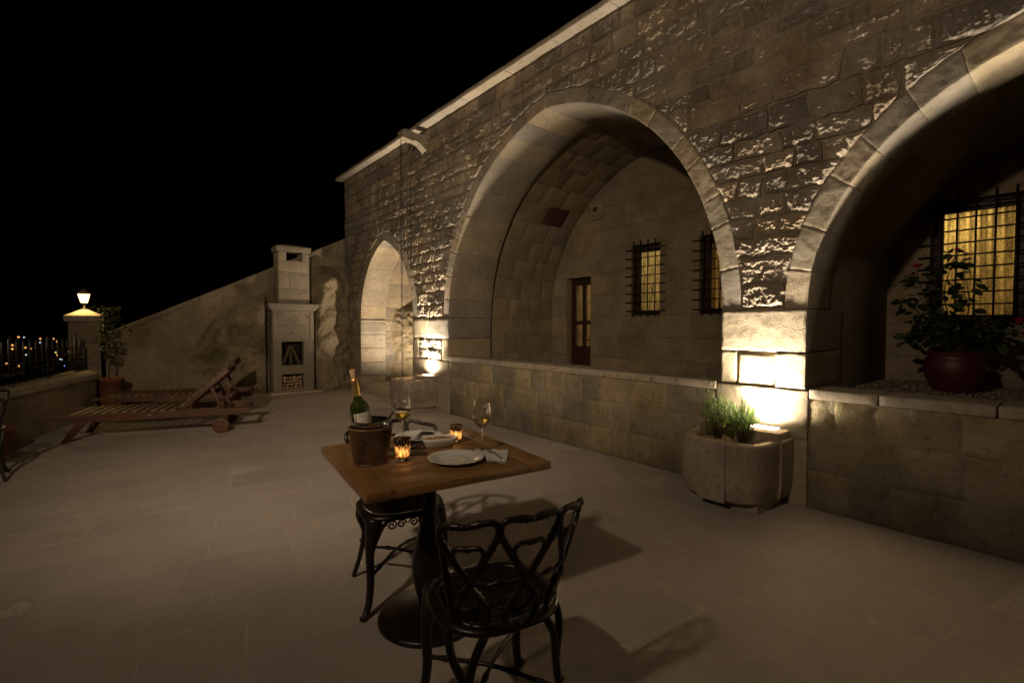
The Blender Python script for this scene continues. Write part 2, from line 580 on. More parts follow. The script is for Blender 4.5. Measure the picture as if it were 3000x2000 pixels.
M_VINE = leaf_mat('climber_leaf', (0.13, 0.15, 0.04), (0.05, 0.06, 0.02), 0.3)
M_ROSE = simple('pink_petal', (0.50, 0.02, 0.10), 0.6)
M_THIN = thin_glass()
M_PORC = simple('white_porcelain', (0.62, 0.60, 0.55), 0.12, 0, 0.6, coat=0.3)
M_STEEL = simple('polished_steel', (0.62, 0.60, 0.56), 0.14, 1.0)
M_SILV = simple('silver', (0.55, 0.53, 0.50), 0.22, 1.0)
M_GLASS = simple('clear_glass', (1, 1, 1), 0.0, 0, 0.5, trans=1.0, ior=1.45)
M_WINE = simple('white_wine', (0.95, 0.70, 0.16), 0.0, 0, 0.5, trans=1.0, ior=1.33)
M_BOTT = simple('green_bottle_glass', (0.05, 0.075, 0.008), 0.03, 0, 0.7, trans=0.6, ior=1.5, coat=0.5)
M_LABEL = simple('label_paper', (0.62, 0.56, 0.47), 0.6)
M_INK = simple('label_ink', (0.14, 0.10, 0.08), 0.7)
M_GOLD = simple('gold_foil', (0.62, 0.44, 0.16), 0.3, 0.8)
M_REDP = simple('red_print', (0.5, 0.03, 0.02), 0.5)
M_CORK = simple('cork', (0.42, 0.28, 0.15), 0.9, bump=(80, 0.6), var=(60, 0.4))
M_WICK = simple('wicker_cane', (0.14, 0.075, 0.036), 0.40, var=(20, 0.5))
M_WICKD = simple('wicker_gap_shade', (0.010, 0.005, 0.003), 0.9)  # near-black, paints the shade in the gaps between strands
M_LINEN = simple('white_linen', (0.62, 0.59, 0.55), 0.9, bump=(120, 0.4))
M_NUT = simple('roasted_nuts', (0.34, 0.20, 0.07), 0.5, var=(90, 0.5))
M_WAX = simple('wax', (0.8, 0.7, 0.5), 0.5)
M_FLAME = emit('candle_flame', (1.0, 0.62, 0.22), 22)
M_LACE = simple('black_lace', (0.012, 0.008, 0.006), 0.6)
M_ETCH = simple('etched_mark', (0.62, 0.60, 0.56), 0.8)
M_LANT = emit('lantern_glow', (1.0, 0.72, 0.27), 5)
M_LENS = emit('uplight_lens', (1.0, 0.86, 0.66), 9)
M_LOG = simple('log_bark', (0.10, 0.065, 0.035), 0.95, bump=(30, 0.8))
M_LOGE = simple('log_end_grain', (0.34, 0.23, 0.12), 0.85, var=(40, 0.35))
M_SOOT = simple('soot', (0.025, 0.020, 0.016), 0.95)
M_CURT = curtain_mat('lace_curtain', (0.82, 0.68, 0.36))
M_PANE = pane_mat('window_glass')
M_ROOMW = simple('room_plaster', (0.6, 0.5, 0.36), 0.9)
M_HILL = simple('dark_hillside', (0.03, 0.025, 0.018), 0.95)
M_GRAV = stone_mat('pale_gravel', (0.42, 0.36, 0.28), (0.22, 0.18, 0.13), 0.0, 1.0, 90)
M_PEB = stone_mat('pebble', (0.45, 0.39, 0.31), (0.25, 0.2, 0.15), 0.4, 0.3, 60, mscale=30)

# holder glass: mercury glass that lets the flame through
def holder_mat():
    m = bpy.data.materials.new('mercury_glass')
    m.use_nodes = True
    nt = m.node_tree; nt.nodes.clear()
    N = nt.nodes.new; L = nt.links.new
    out = N('ShaderNodeOutputMaterial'); tr = N('ShaderNodeBsdfTranslucent'); tp = N('ShaderNodeBsdfTransparent'); gl = N('ShaderNodeBsdfGlossy')
    gl.inputs['Roughness'].default_value = 0.15; gl.inputs[0].default_value = (0.8, 0.7, 0.55, 1)
    tc = N('ShaderNodeTexCoord'); n = N('ShaderNodeTexNoise'); n.inputs['Scale'].default_value = 150; n.inputs['Detail'].default_value = 5
    mpp = N('ShaderNodeMapping'); mpp.inputs['Scale'].default_value = (1, 1, 0.28)
    L(tc.outputs['Object'], mpp.inputs['Vector']); L(mpp.outputs[0], n.inputs['Vector'])
    r = N('ShaderNodeValToRGB'); r.color_ramp.elements[0].position = 0.4; r.color_ramp.elements[1].position = 0.62
    r.color_ramp.elements[0].color = (0.10, 0.05, 0.02, 1); r.color_ramp.elements[1].color = (1.0, 0.80, 0.60, 1)
    L(n.outputs['Fac'], r.inputs['Fac']); L(r.outputs['Color'], tr.inputs[0]); 
    a = N('ShaderNodeMixShader'); a.inputs[0].default_value = 0.18
    L(tr.outputs[0], a.inputs[1]); L(tp.outputs[0], a.inputs[2])
    b = N('ShaderNodeMixShader'); b.inputs[0].default_value = 0.12
    L(a.outputs[0], b.inputs[1]); L(gl.outputs[0], b.inputs[2]); L(b.outputs[0], out.inputs[0])
    return m


M_HOLD = holder_mat()

# ------------------------------------------------------------------ masonry makers
XF = 3.90                       # the arcade's front plane
ZS = 1.46                       # springing of the arches
RING = 0.155


class Arch:
    def __init__(s, yc, w, R, D, off):
        s.yc, s.w, s.R, s.D, s.off = yc, w, R, D, off
        s.c = R - w

    def edges(s, z, r):
        """y range of the opening at height z for radius r, None above its crown"""
        h = z - ZS
        if h < 0:
            return s.yc - s.w - (r - s.R), s.yc + s.w + (r - s.R)
        q = r * r - h * h
        if q <= s.c * s.c:
            return None
        k = math.sqrt(q) - s.c
        return s.yc - k, s.yc + k

    def pt(s, t, r, side):
        th = t * np.arccos(np.clip(s.c / r, -1, 1))
        y = -s.c + r * np.cos(th)
        return s.yc + side * y, ZS + r * np.sin(th)


A1 = Arch(8.50, 1.115, 1.513, 0.55, 0.08)
A2 = Arch(4.12, 2.12, 2.395, 0.80, 0.055)
A3 = Arch(0.245, 1.115, 1.513, 0.48, 0.10)
ARCHES = [A3, A2, A1]


def slab(P, aL, aR, b0, b1, nu, nv, dfun, skirt=0.05, rim=0.012, flip=False):
    bs = b0 + steps(b1 - b0, rim, nv)
    us = np.concatenate([[0, 0.04], np.linspace(0.09, 0.91, max(nu - 3, 1)), [0.96, 1]]) if nu > 3 else np.linspace(0, 1, nu + 1)
    L = np.array([aL(b) for b in bs]); Rr = np.array([aR(b) for b in bs])
    Rr = np.maximum(Rr, L + 0.001)
    A = L[:, None] + (Rr - L)[:, None] * us[None, :]
    B = np.repeat(bs[:, None], len(us), 1)
    wd = (Rr - L)[:, None]
    e = np.minimum(np.minimum(us, 1 - us)[None, :] * wd, np.minimum(B - b0, b1 - B))
    A2_, B2_, d = dfun(A, B, e)
    nu_, nv_ = len(us) - 1, len(bs) - 1
    V = np.stack(P(A2_, B2_, d), -1).reshape(-1, 3)
    F = grid_faces(nu_, nv_, flip)
    # skirt
    idx = [j for j in range(nu_ + 1)] + [(i + 1) * (nu_ + 1) + nu_ for i in range(nv_)] + [nv_ * (nu_ + 1) + j for j in range(nu_ - 1, -1, -1)] + [i * (nu_ + 1) for i in range(nv_ - 1, 0, -1)]
    fa = A2_.reshape(-1)[idx]; fb = B2_.reshape(-1)[idx]
    S = np.stack(P(fa, fb, np.full(len(idx), -skirt)), -1)
    o = len(V); n = len(idx)
    for k in range(n):
        k2 = (k + 1) % n
        q = (o + k, o + n + k, o + n + k2, o + k2)
        F.append(q[::-1] if flip else q)
    return np.concatenate([V, V[idx], S]), F


def rough_fun(amp, fine, edge, warp=0.012, proud=0.0, tilt=0.02, er=0.028):
    s1, s2 = RNG.uniform(0, 90, 2)
    tA, tB = RNG.normal(0, tilt, 2)
    p0 = proud + RNG.uniform(-0.4, 0.6) * amp

    def f(A, B, e):
        ac, bc = A.mean(), B.mean()
        wa = perlin(A * 9 + s1, B * 9, s2) * warp
        wb = perlin(A * 9 + s2, B * 9, s1) * warp
        q = fbm(A * 6 + s1, B * 8 + s2, 0.3, 3) * amp
        k = fbm(A * 24 + s2, B * 30 + s1, 0.7, 3, 0.65) * fine
        if fine > 0.005:      # broken faces: flat chips and ledges instead of soft lumps
            k = k + (0.5 - np.abs(perlin(A * 34 + s1, B * 42, s2))) * fine * 1.0 + (0.4 - np.abs(perlin(A * 70 + s2, B * 78, s1))) * fine * 0.6
        chip = np.minimum(0, fbm(A * 11 - s1, B * 11 - s2, 5.1, 2) + 0.25) * amp * 1.3
        d = p0 + tA * (A - ac) + tB * (B - bc) + q + k + chip
        w = 1 - sstep(0, er, e)
        d = d * (1 - w * 0.6) - edge * w
        return A + wa, B + wb, d
    return f


def flat_fun(amp=0.002, edge=0.004, fine=0.001, jit=0.003):
    return rough_fun(amp, fine, edge, warp=0.002, proud=RNG.uniform(-jit, jit), tilt=0.004, er=0.012)


P_front = lambda a, b, d: (XF - d, a, b)


def P_rub(a, b, d):
    """the old wall is not quite flat, its courses wander; one bulge is shaped for shade"""
    fade = sstep(ZS, ZS + 0.35, b) * sstep(4.45, 4.2, b)
    swell = 0.008 * perlin(a * 0.55 + 3, b * 0.7, 1.5) + 0.014 * np.exp(-((a - 1.75) / 0.9)**2 - ((b - 2.75) / 0.35)**2) - 0.012 * np.exp(-((a - 1.9) / 1.2)**2 - ((b - 3.7) / 0.45)**2)  # bulge and hollow shaped to throw shade on the wall above the pier
    return (XF - d - swell * fade, a + 0.024 * perlin(a * 1.7, b * 3.1, 8.0) * fade, b + (0.024 * perlin(a * 0.9, b * 1.1, 4.0) + 0.012 * perlin(a * 2.6, b * 2.0, 6.0)) * fade)


# ================================================================== SETTING: floor and land
ANG = R_(-11)
D1 = np.array([math.cos(ANG), math.sin(ANG)]); D2 = np.array([-math.sin(ANG), math.cos(ANG)])
FW = 0.0


def lw_x(y):   # inner face of the low wall
    return -0.80 + (y - 7.8) * 0.317


fl = MB()
fl.add([(-2.6, -4, -0.0010), (XF + 0.05, -4, -0.0010), (XF + 0.05, 10.6, -0.0010), (-0.35, 10.6, -0.0010), (-2.4, 3.5, -0.0010)], [(0, 1, 2, 3, 4)])
floor = fl.build('floor', M_FMO, smooth=False)
floor['kind'] = 'structure'

stones = []
row = -1.2
while row < 11.2:
    h = random.uniform(0.27, 0.42)
    a = -3.2 + random.uniform(0, 0.5)
    while a < 4.4:
        w = random.uniform(0.34, 0.78)
        c = D1 * (a + w / 2) + D2 * (row + h / 2)
        if c[0] < XF + 0.1 and c[1] < 10.45 and c[0] > lw_x(c[1]) - 0.15 and c[1] > 0.15 and c[0] > -1.6 and (c[0] > -0.35 * c[1] - 0.6):
            stones.append((math.hypot(c[0], c[1]), a, w, row, h))
        a += w
    row += h
stones.sort()


def floor_map(A, B, d):
    return (A * D1[0] + B * D2[0], A * D1[1] + B * D2[1], d)


rest = MB()
for i, (_, a, w, r0, h) in enumerate(stones):
    g = 0.0036
    f = rough_fun(0.0012, 0.0006, 0.0003, warp=0.009, proud=random.uniform(-0.0002, 0.0005), tilt=0.0012, er=0.02)
    V, F = slab(floor_map, lambda b, a=a, g=g: a + g, lambda b, a=a, w=w, g=g: a + w - g, r0 + g, r0 + h - g, 6, 3, f, skirt=0.012)
    if i < 296:
        mesh('paving_stone', V, F, M_FLO, floor)
    else:
        rest.add(V, F)
if rest.n:
    rest.build('paving', M_FLO, floor, kind='stuff')

# land falling away beyond the terrace, rising again under the town
hb = MB()
rad = [0, 8, 14, 22, 40, 90, 200, 400, 600, 800, 1000, 1400, 2200, 3500]
hz = [-7, -7, -7, -7.5, -9, -20, -45, -64, -67, -46, -21, -12, -30, -30]
na = 72
V = []
for r_, z_ in zip(rad, hz):
    for k in range(na):
        a = 2 * PI * k / na
        zz = z_ + (perlin(math.cos(a) * 3, math.sin(a) * 3, r_ * 0.01) * 4 if 100 < r_ < 1200 else 0)
        V.append((r_ * math.cos(a), r_ * math.sin(a), float(zz)))
F = []
for i in range(len(rad) - 1):
    for k in range(na):
        k2 = (k + 1) % na
        F.append((i * na + k, i * na + k2, (i + 1) * na + k2, (i + 1) * na + k))
hill = mesh('hillside', V, F, M_HILL)
hill['kind'] = 'structure'

# ================================================================== HOUSE: the stone arcade
HB = (XF, 4.1, 0)
house = thing('stone_house', 'rough limestone house front with three uplit arches and a slab eave', 'house', HB)

Y0, Y1 = -2.9, 10.46
ZT = 4.45
# --- mortar bed behind the stones, with the three openings cut out
mo = MB()
ys = np.concatenate([np.arange(Y0, Y1, 0.06), [Y1]])
extra = []
for A in ARCHES:
    extra += [A.yc - A.w - 0.001, A.yc - A.w + 0.001, A.yc + A.w - 0.001, A.yc + A.w + 0.001]
ys = np.sort(np.concatenate([ys, extra]))
V = []; F = []
for y in ys:
    zb = 0.0
    for A in ARCHES:
        if A.yc - A.w < y < A.yc + A.w:
            k = abs(y - A.yc) + A.c
            zb = ZS + math.sqrt(max((A.R + 0.03)**2 - k * k, 0))
    V += [(XF + 0.021, y, zb), (XF + 0.021, y, ZT)]
for i in range(len(ys) - 1):
    F.append((2 * i, 2 * i + 1, 2 * i + 3, 2 * i + 2))
mo.add(V, F)
mo.add([(XF + 0.028, Y1, 0), (7, Y1, 0), (7, Y1, ZT), (XF + 0.028, Y1, ZT)], [(0, 1, 2, 3)])
for A in ARCHES:      # bed behind the soffits
    for side in (1, -1):
        ts = np.linspace(0, 1, 25)
        y, z = A.pt(ts, np.full(25, A.R + 0.02), side)
        V = []
        for q in range(25):
            V += [(XF + 0.03, y[q], z[q]), (XF + A.D - 0.01, y[q], z[q])]
        mo.add(V, [(2 * q, 2 * q + 1, 2 * q + 3, 2 * q + 2) for q in range(24)])
mo.build('mortar_bed', M_MOR, house, smooth=False)

# --- coursed rubble above the springing
rub = []
z = ZS + 0.004
rr = random.Random(5)
while z < ZT - 0.05:
    h = rr.uniform(0.125, 0.225)
    if z + h > ZT - 0.07:
        h = ZT - z
    b0, b1 = z + 0.006, z + h - 0.006
    ed = []
    for A in ARCHES:
        ed.append((A, A.edges(b0, A.R + RING), A.edges(b1, A.R + RING)))
    runs = []
    left = ('c', Y0)
    for A, e0, e1 in ed:
        if e0 is None:
            continue
        runs.append((left, ('r', A)))
        left = ('l', A)
    runs.append((left, ('c', Y1)))
    for lo, hi in runs:
        def lof(b, lo=lo):
            if lo[0] == 'c':
                return lo[1]
            e = lo[1].edges(b, lo[1].R + RING)
            return (e[1] if e else lo[1].yc) + 0.006

        def hif(b, hi=hi):
            if hi[0] == 'c':
                return hi[1]
            e = hi[1].edges(b, hi[1].R + RING)
            return (e[0] if e else hi[1].yc) - 0.006
        x0 = min(lof(b0), lof(b1)); x1 = max(hif(b0), hif(b1))
        c = x0
        while c < x1 - 0.01:
            w = rr.uniform(0.15, 0.46)
            if x1 - (c + w) < 0.14:
                w = x1 - c
            ca, cb = c + 0.006, c + w - 0.006
            aL = lambda b, ca=ca, lof=lof: max(ca, lof(b))
            aR = lambda b, cb=cb, hif=hif: min(cb, hif(b))
            wmax = max(aR(b) - aL(b) for b in (b0, (b0 + b1) / 2, b1))
            if wmax > 0.05:
                if wmax < 0.34 and h > 0.16 and rr.random() < 0.2:
                    bm_ = b0 + (b1 - b0) * rr.uniform(0.4, 0.6)
                    rub.append((aL, aR, b0, bm_ - 0.005, ca, cb)); rub.append((aL, aR, bm_ + 0.005, b1, ca, cb))
                else:
                    rub.append((aL, aR, b0, b1, ca, cb))
            c += w
    z += h
# pier beyond the little arch, below the springing
z = 0.0
while z < ZS - 0.05:
    h = min(rr.uniform(0.18, 0.28), ZS - z)
    c = A1.yc + A1.w + 0.30
    while c < Y1 - 0.01:
        w = rr.uniform(0.25, 0.45)
        if Y1 - (c + w) < 0.15:
            w = Y1 - c
        rub.append((lambda b, q=c + 0.005: q, lambda b, q=c + w - 0.005: q, z + 0.005, z + h - 0.005, c, c + w))
        c += w
    z += h


def seen_size(s):
    y = (s[4] + s[5]) / 2
    d2 = XF**2 + y**2 + ((s[2] + s[3]) / 2 - 1.33)**2
    inview = 1.0 if y > 0.0 else 0.05
    return inview * (s[5] - s[4]) * (s[3] - s[2]) / d2 ** 1.5


rub.sort(key=seen_size, reverse=True)
rest = MB()
for i, s in enumerate(rub):
    aL, aR, b0, b1 = s[:4]
    dist = math.hypot(XF, (s[4] + s[5]) / 2)
    k = 1.0 if dist < 5.5 else 0.8 if dist < 8 else 0.55
    g_ = 0.0058 if dist < 5.0 else 0.0085
    nu = max(5, int((s[5] - s[4]) / g_ * k)); nv = max(4, int((b1 - b0) / g_ * k))
    if (s[4] + s[5]) / 2 < 0.0:
        nu, nv = max(5, nu // 3), max(4, nv // 3)
    f = rough_fun(rr.uniform(0.005, 0.011), rr.uniform(0.0075, 0.0110), 0.012, warp=0.022, proud=0.003, tilt=0.022)
    if rr.random() < 0.12:
        f = rough_fun(0.004, 0.0045, 0.016, warp=0.010, proud=0.002, tilt=0.03)
    V, F = slab(P_rub, aL, aR, b0, b1, nu, nv, f, skirt=0.05, flip=True)
    if i < 295:
        mesh('stone', V, F, M_RUB, house)
    else:
        rest.add(V, F)
rest.build('stonework', M_RUB, house, kind='stuff')

# --- voussoirs
def voussoir(A, side, t0, t1, mat, name='voussoir', r0=None, r1=None, x0=None, x1=None, rough=0.0016, nt=16, nr=8, nx=6):
    r0 = A.R if r0 is None else r0
    r1 = A.R + RING if r1 is None else r1
    x0 = XF + 0.007 if x0 is None else x0
    x1 = XF + A.D if x1 is None else x1
    Lt = (t1 - t0) * A.R * 1.45
    V, F = rbox((Lt, r1 - r0, x1 - x0), 0.0025, (nt, nr, nx))
    t = t0 + (t1 - t0) * (0.002 + V[:, 0] / Lt * 0.996)
    r = r0 + V[:, 1]
    y, z = A.pt(t, r, side)
    x = x0 + V[:, 2]
    n1 = fbm(y * 9 + 3, z * 9, x * 9, 3)
    ch = RNG.uniform(-0.003, 0.003)
    fr = (V[:, 2] < 0.02)
    x = x - np.where(fr, 0.004 + n1 * rough * 1.2 + fbm(y * 55, z * 55, 2.0, 3, 0.6) * rough * 1.1, 0)
    so = (V[:, 1] < 0.02)
    dr = np.where(so, n1 * 0.0025 + ch, 0)
    y2, z2 = A.pt(t, r + dr, side)
    W3 = np.stack([x, y2, z2], -1)
    return mesh(name, W3, F, mat, house)


for A, nb in ((A2, 11), (A1, 7), (A3, 7)):
    for side in (1, -1):
        cuts = np.linspace(0, 1, nb + 1) + np.concatenate([[0], RNG.uniform(-0.018, 0.018, nb - 1), [0]])
        for k in range(nb):
            mt = M_RED if (A is A2 and side == 1 and k == 4 and False) else M_ASH
            voussoir(A, side, cuts[k], cuts[k + 1], mt)
# two rust-stained blocks stand in the soffit of the big arch
# --- vault behind each band
def vault(A, x1, rows, cols, mat, redcell=None):
    r = A.R + A.off
    x0 = XF + A.D
    for side in (1, -1):
        cuts = np.linspace(0, 1, rows + 1)
        for k in range(rows):
            xs = np.linspace(x0, x1, cols + 1)
            if k % 2 and cols > 1:
                xs[1:-1] += (x1 - x0) / cols * 0.4
            else:
                xs[1:-1] -= (x1 - x0) / cols * 0.1
            for j in range(cols):
                m = M_RED if redcell and (side, k, j) in redcell else mat
                voussoir(A, side, cuts[k], cuts[k + 1], m, 'vault_stone', r, r + 0.12, xs[j] + 0.0015, xs[j + 1] - 0.0015, 0.002, 3, 1, 3)
    bm = MB()
    for side in (1, -1):   # bed behind, and the walls it springs from
        ts = np.linspace(0, 1, 17)
        y, z_ = A.pt(ts, np.full(17, r + 0.02), side)
        V = []
        for q in range(17):
            V += [(x0 - 0.02, y[q], z_[q]), (x1 + 0.05, y[q], z_[q])]
        bm.add(V, [(2 * q, 2 * q + 1, 2 * q + 3, 2 * q + 2) for q in range(16)])
        yw = A.yc + side * (A.w + A.off + 0.02)
        bm.add([(x0 - 0.02, yw, 0), (x1 + 0.05, yw, 0), (x1 + 0.05, yw, ZS), (x0 - 0.02, yw, ZS)], [(0, 1, 2, 3)])
    # step between band and vault
    for side in (1, -1):
        ts = np.linspace(0, 1, 25)
        ya, za = A.pt(ts, np.full(25, A.R + 0.015), side); yb, zb = A.pt(ts, np.full(25, r + 0.06), side)
        V = []
        for q in range(25):
            V += [(x0 - 0.012, ya[q], za[q]), (x0 - 0.012, yb[q], zb[q])]
        bm.add(V, [(2 * q, 2 * q + 1, 2 * q + 3, 2 * q + 2) for q in range(24)])
    bm.build('mortar_bed', M_MOR, house, smooth=False)


XB2, XB3, XB1 = 6.10, 6.10, 5.55
vault(A2, XB2, 11, 3, M_VLT, {(1, 5, 1)})
vault(A1, XB1, 8, 2, M_VLT)
vault(A3, XB3, 8, 2, M_VLT)


def wall_rows(P, rows, runs, mat, name, wmin=0.3, wmax=0.6, amp=0.002, flip=False, fine=0.001, edge=0.0022, nu=6, nv=4, sk=0.05):
    """coursed blocks; runs(k) gives the free stretches of row k"""
    for k in range(len(rows) - 1):
        for (u0, u1) in runs(k):
            c = u0
            while c < u1 - 0.01:
                w = random.uniform(wmin, wmax)
                if u1 - (c + w) < wmin * 0.6:
                    w = u1 - c
                f = rough_fun(amp, fine, edge, warp=0.002 + amp * 0.4, proud=random.uniform(-0.002, 0.003), tilt=0.006, er=0.014)
                V, F = slab(P, lambda b, q=c + 0.0018: q, lambda b, q=c + w - 0.0018: q, rows[k] + 0.0018, rows[k + 1] - 0.0018, nu, nv, f, skirt=sk, flip=flip)
                mesh(name, V, F, mat, house)
                c += w


# back wall of the big arch (openings for door and two windows)
rows = [0.17, 0.5, 0.83, 1.16, 1.49, 1.84, 2.15, 2.54, 2.88, 3.22, 3.56, 3.95]
OP2 = [(5.37, 5.92, 0.17, 2.15), (4.05, 4.56, 1.49, 2.54), (2.95, 3.45, 1.49, 2.54)]
OP3 = [(0.42, 1.06, 1.36, 2.50)]


def free(rows, ops, y0, y1):
    def run(k):
        zc = (rows[k] + rows[k + 1]) / 2
        cuts = sorted([(a, b) for a, b, z0, z1 in ops if z0 < zc < z1])
        out = []; c = y0
        for a, b in cuts:
            if a - c > 0.03:
                out.append((c, a))
            c = b
        if y1 - c > 0.03:
            out.append((c, y1))
        return out
    return run


wall_rows(lambda a, b, d: (XB2 - d, a, b), rows, free(rows, OP2, 1.88, 6.36), M_VLT, 'wall_block', 0.4, 0.8, flip=True)
rows3 = [0.70, 1.03, 1.36, 1.74, 2.12, 2.50, 2.8, 3.12]
wall_rows(lambda a, b, d: (XB3 - d, a, b), rows3, free(rows3, OP3, -0.98, 1.48), M_VLT, 'wall_block', 0.35, 0.65, amp=0.004, flip=True)
# side walls inside the vaults (left jambs seen from the terrace)
rj = [0.0, 0.3, 0.6, 0.88, 1.17, ZS]
wall_rows(lambda a, b, d: (a, A2.yc + A2.w + A2.off - d, b), rj, lambda k: [(XF + A2.D, XB2)], M_VLT, 'wall_block', 0.25, 0.5, amp=0.006)
wall_rows(lambda a, b, d: (a, A3.yc + A3.w + A3.off - d, b), [0.7, 0.95, 1.2, ZS], lambda k: [(XF + A3.D, XB3)], M_VLT, 'wall_block', 0.3, 0.5, amp=0.005)
wall_rows(lambda a, b, d: (a, A2.yc - A2.w - A2.off + d, b), [0.0, 0.5, 1.0, ZS], lambda k: [(XF + A2.D, XB2)], M_VLT, 'wall_block', 0.5, 0.7, flip=True)
wall_rows(lambda a, b, d: (a, A1.yc + A1.w + A1.off - d, b), [0.16, 0.42, 0.7, 0.98, 1.24, ZS], lambda k: [(XF + A1.D, XB1)], M_RUB, 'wall_block', 0.25, 0.4, amp=0.02, fine=0.008, edge=0.012, nu=14, nv=12)

# solid backing of the walls, roof slab, lit room behind
bk = MB()


def sheet(mb, x, y0, y1, z0, z1, ops):
    yy = sorted({y0, y1, *[o[0] for o in ops], *[o[1] for o in ops]})
    zz = sorted({z0, z1, *[o[2] for o in ops], *[o[3] for o in ops]})
    for i in range(len(yy) - 1):
        for j in range(len(zz) - 1):
            yc, zc = (yy[i] + yy[i + 1]) / 2, (zz[j] + zz[j + 1]) / 2
            if any(o[0] < yc < o[1] and o[2] < zc < o[3] for o in ops):
                continue
            mb.add([(x, yy[i], zz[j]), (x, yy[i + 1], zz[j]), (x, yy[i + 1], zz[j + 1]), (x, yy[i], zz[j + 1])], [(0, 1, 2, 3)])


sheet(bk, XB2 + 0.02, 1.7, 6.5, 0, 4.3, OP2)
sheet(bk, XB3 + 0.021, -1.2, 1.7, 0, 4.3, OP3)
bk.build('mortar_bed', M_MOR, house, smooth=False)
# reveals of the openings (plain dressed stone returns)
for (y0, y1, z0, z1) in OP2 + OP3:
    rv = MB()
    xa, xb = XB2 + 0.004, XB2 + 0.32
    rv.add([(xa, y0, z0), (xb, y0, z0), (xb, y0, z1), (xa, y0, z1)], [(0, 1, 2, 3)])
    rv.add([(xa, y1, z0), (xb, y1, z0), (xb, y1, z1), (xa, y1, z1)], [(0, 1, 2, 3)])
    rv.add([(xa, y0, z1), (xb, y0, z1), (xb, y1, z1), (xa, y1, z1)], [(0, 1, 2, 3)])
    rv.add([(xa, y0, z0), (xb, y0, z0), (xb, y1, z0), (xa, y1, z0)], [(0, 1, 2, 3)])
    rv.build('reveal', M_VLT, house, smooth=False)
rm = MB()
rx0, rx1, ry0, ry1, rz0, rz1 = XB2 + 0.33, 9.6, -1.2, 6.6, 0.17, 3.1
c8 = [(x, y, z) for x in (rx0, rx1) for y in (ry0, ry1) for z in (rz0, rz1)]
rm.add(c8, [(0, 4, 5, 1), (2, 3, 7, 6), (4, 6, 7, 5), (0, 2, 6, 4), (1, 5, 7, 3)])
sheet(rm, rx0, ry0, ry1, rz0, rz1, OP2 + OP3)
rm.build('room', M_ROOMW, house, smooth=False)
rf = MB()
box_at(rf, (XF + 0.3, Y0, ZT + 0.085), (10, Y1, ZT + 0.2), 0.005)
rf.build('roof', M_COP, house)
fi = MB()
fi.add([(XF + 0.1, 1.9, 0.165), (XB2 + 0.03, 1.9, 0.165), (XB2 + 0.03, 6.4, 0.165), (XF + 0.1, 6.4, 0.165)], [(0, 1, 2, 3)])
fi.add([(XF + 0.05, A1.yc - A1.w - 0.1, 0.155), (XB1 + 0.05, A1.yc - A1.w - 0.1, 0.155), (XB1 + 0.05, A1.yc + A1.w + 0.1, 0.155), (XF + 0.05, A1.yc + A1.w + 0.1, 0.155)], [(0, 1, 2, 3)])
fi.build('inner_floor', M_FLO, house, smooth=False)
# threshold step of the little arch
for k in range(3):
    ya = A1.yc - A1.w + 0.01 + k * (2 * A1.w - 0.02) / 3
    st = MB(); box_at(st, (XF - 0.02, ya + 0.002, -0.005), (XF + 0.42, ya + (2 * A1.w - 0.02) / 3 - 0.002, 0.163), 0.008, (4, 4, 2)); st.build('step_stone', M_COP, house)

# --- piers below the springing
def block(lo, hi, mat=M_ASH, name='pier_block', amp=0.004, n=None, r=0.008, fine=0.0015):
    lo = np.array(lo, float); hi = np.array(hi, float)
    L = hi - lo
    n = n or tuple(int(max(2, min(14, l / 0.05))) for l in L)
    V, F = rbox(L, r, n)
    V = V + lo
    s = RNG.uniform(0, 50)
    c = (lo + hi) / 2
    q = (V - c) / (L / 2)
    for ax in range(3):
        face = np.abs(q[:, ax]) > 0.999
        d = fbm(V[:, 0] * 8 + s, V[:, 1] * 8, V[:, 2] * 8, 3) * amp + fbm(V[:, 0] * 30, V[:, 1] * 30 + s, V[:, 2] * 30, 2) * fine
        V[:, ax] += np.where(face, d * np.sign(q[:, ax]), 0)
    return mesh(name, V, F, mat, house)


def pier_front(y0, y1, z0, z1, amp, fine, name='pier_block', mat=M_ASH, edge=0.012, res=0.02):
    f = rough_fun(amp, fine, edge, warp=0.006, proud=0.004, tilt=0.015, er=0.02)
    V, F = slab(P_front, lambda b: y0 + 0.003, lambda b: y1 - 0.003, z0 + 0.003, z1 - 0.003, max(5, int((y1 - y0) / res)), max(5, int((z1 - z0) / res)), f, skirt=0.10, flip=True)
    mesh(name, V, F, mat, house)


p2a, p2b = A3.yc + A3.w, A2.yc - A2.w        # 1.36 .. 2.00
block((XF - 0.004, p2a, 1.135), (XF + 0.79, p2b, ZS - 0.003), amp=0.0025, fine=0.0016, n=(10, 30, 18))
block((XF - 0.002, p2b - 0.13, 0.862), (XF + 0.79, p2b, 1.129), amp=0.0025, fine=0.0014, n=(10, 8, 12))
block((XF - 0.006, p2a, 0.862), (XF + 0.79, p2a + 0.21, 1.129), amp=0.0025, fine=0.0014, n=(10, 10, 12))
pier_front(p2a + 0.212, p2b - 0.132, 0.862, 1.129, 0.0035, 0.0022)
block((XF - 0.012, p2a - 0.02, 0.50), (XF + 0.5, p2b + 0.03, 0.856), amp=0.003, fine=0.0012, n=(6, 18, 12))
block((XF - 0.008, p2a - 0.02, 0.0), (XF + 0.5, p2b + 0.03, 0.495), amp=0.003, fine=0.0012, n=(6, 10, 8))
p1a, p1b = A2.yc + A2.w, A1.yc - A1.w        # 6.24 .. 7.385
block((XF - 0.004, p1a, 1.14), (XF + 0.79, p1a + 0.62, ZS - 0.003), amp=0.004)
block((XF - 0.002, p1a + 0.626, 1.14), (XF + 0.54, p1b, ZS - 0.003), amp=0.004)
block((XF - 0.002, p1a, 0.80), (XF + 0.79, p1a + 0.2, 1.135), amp=0.004)
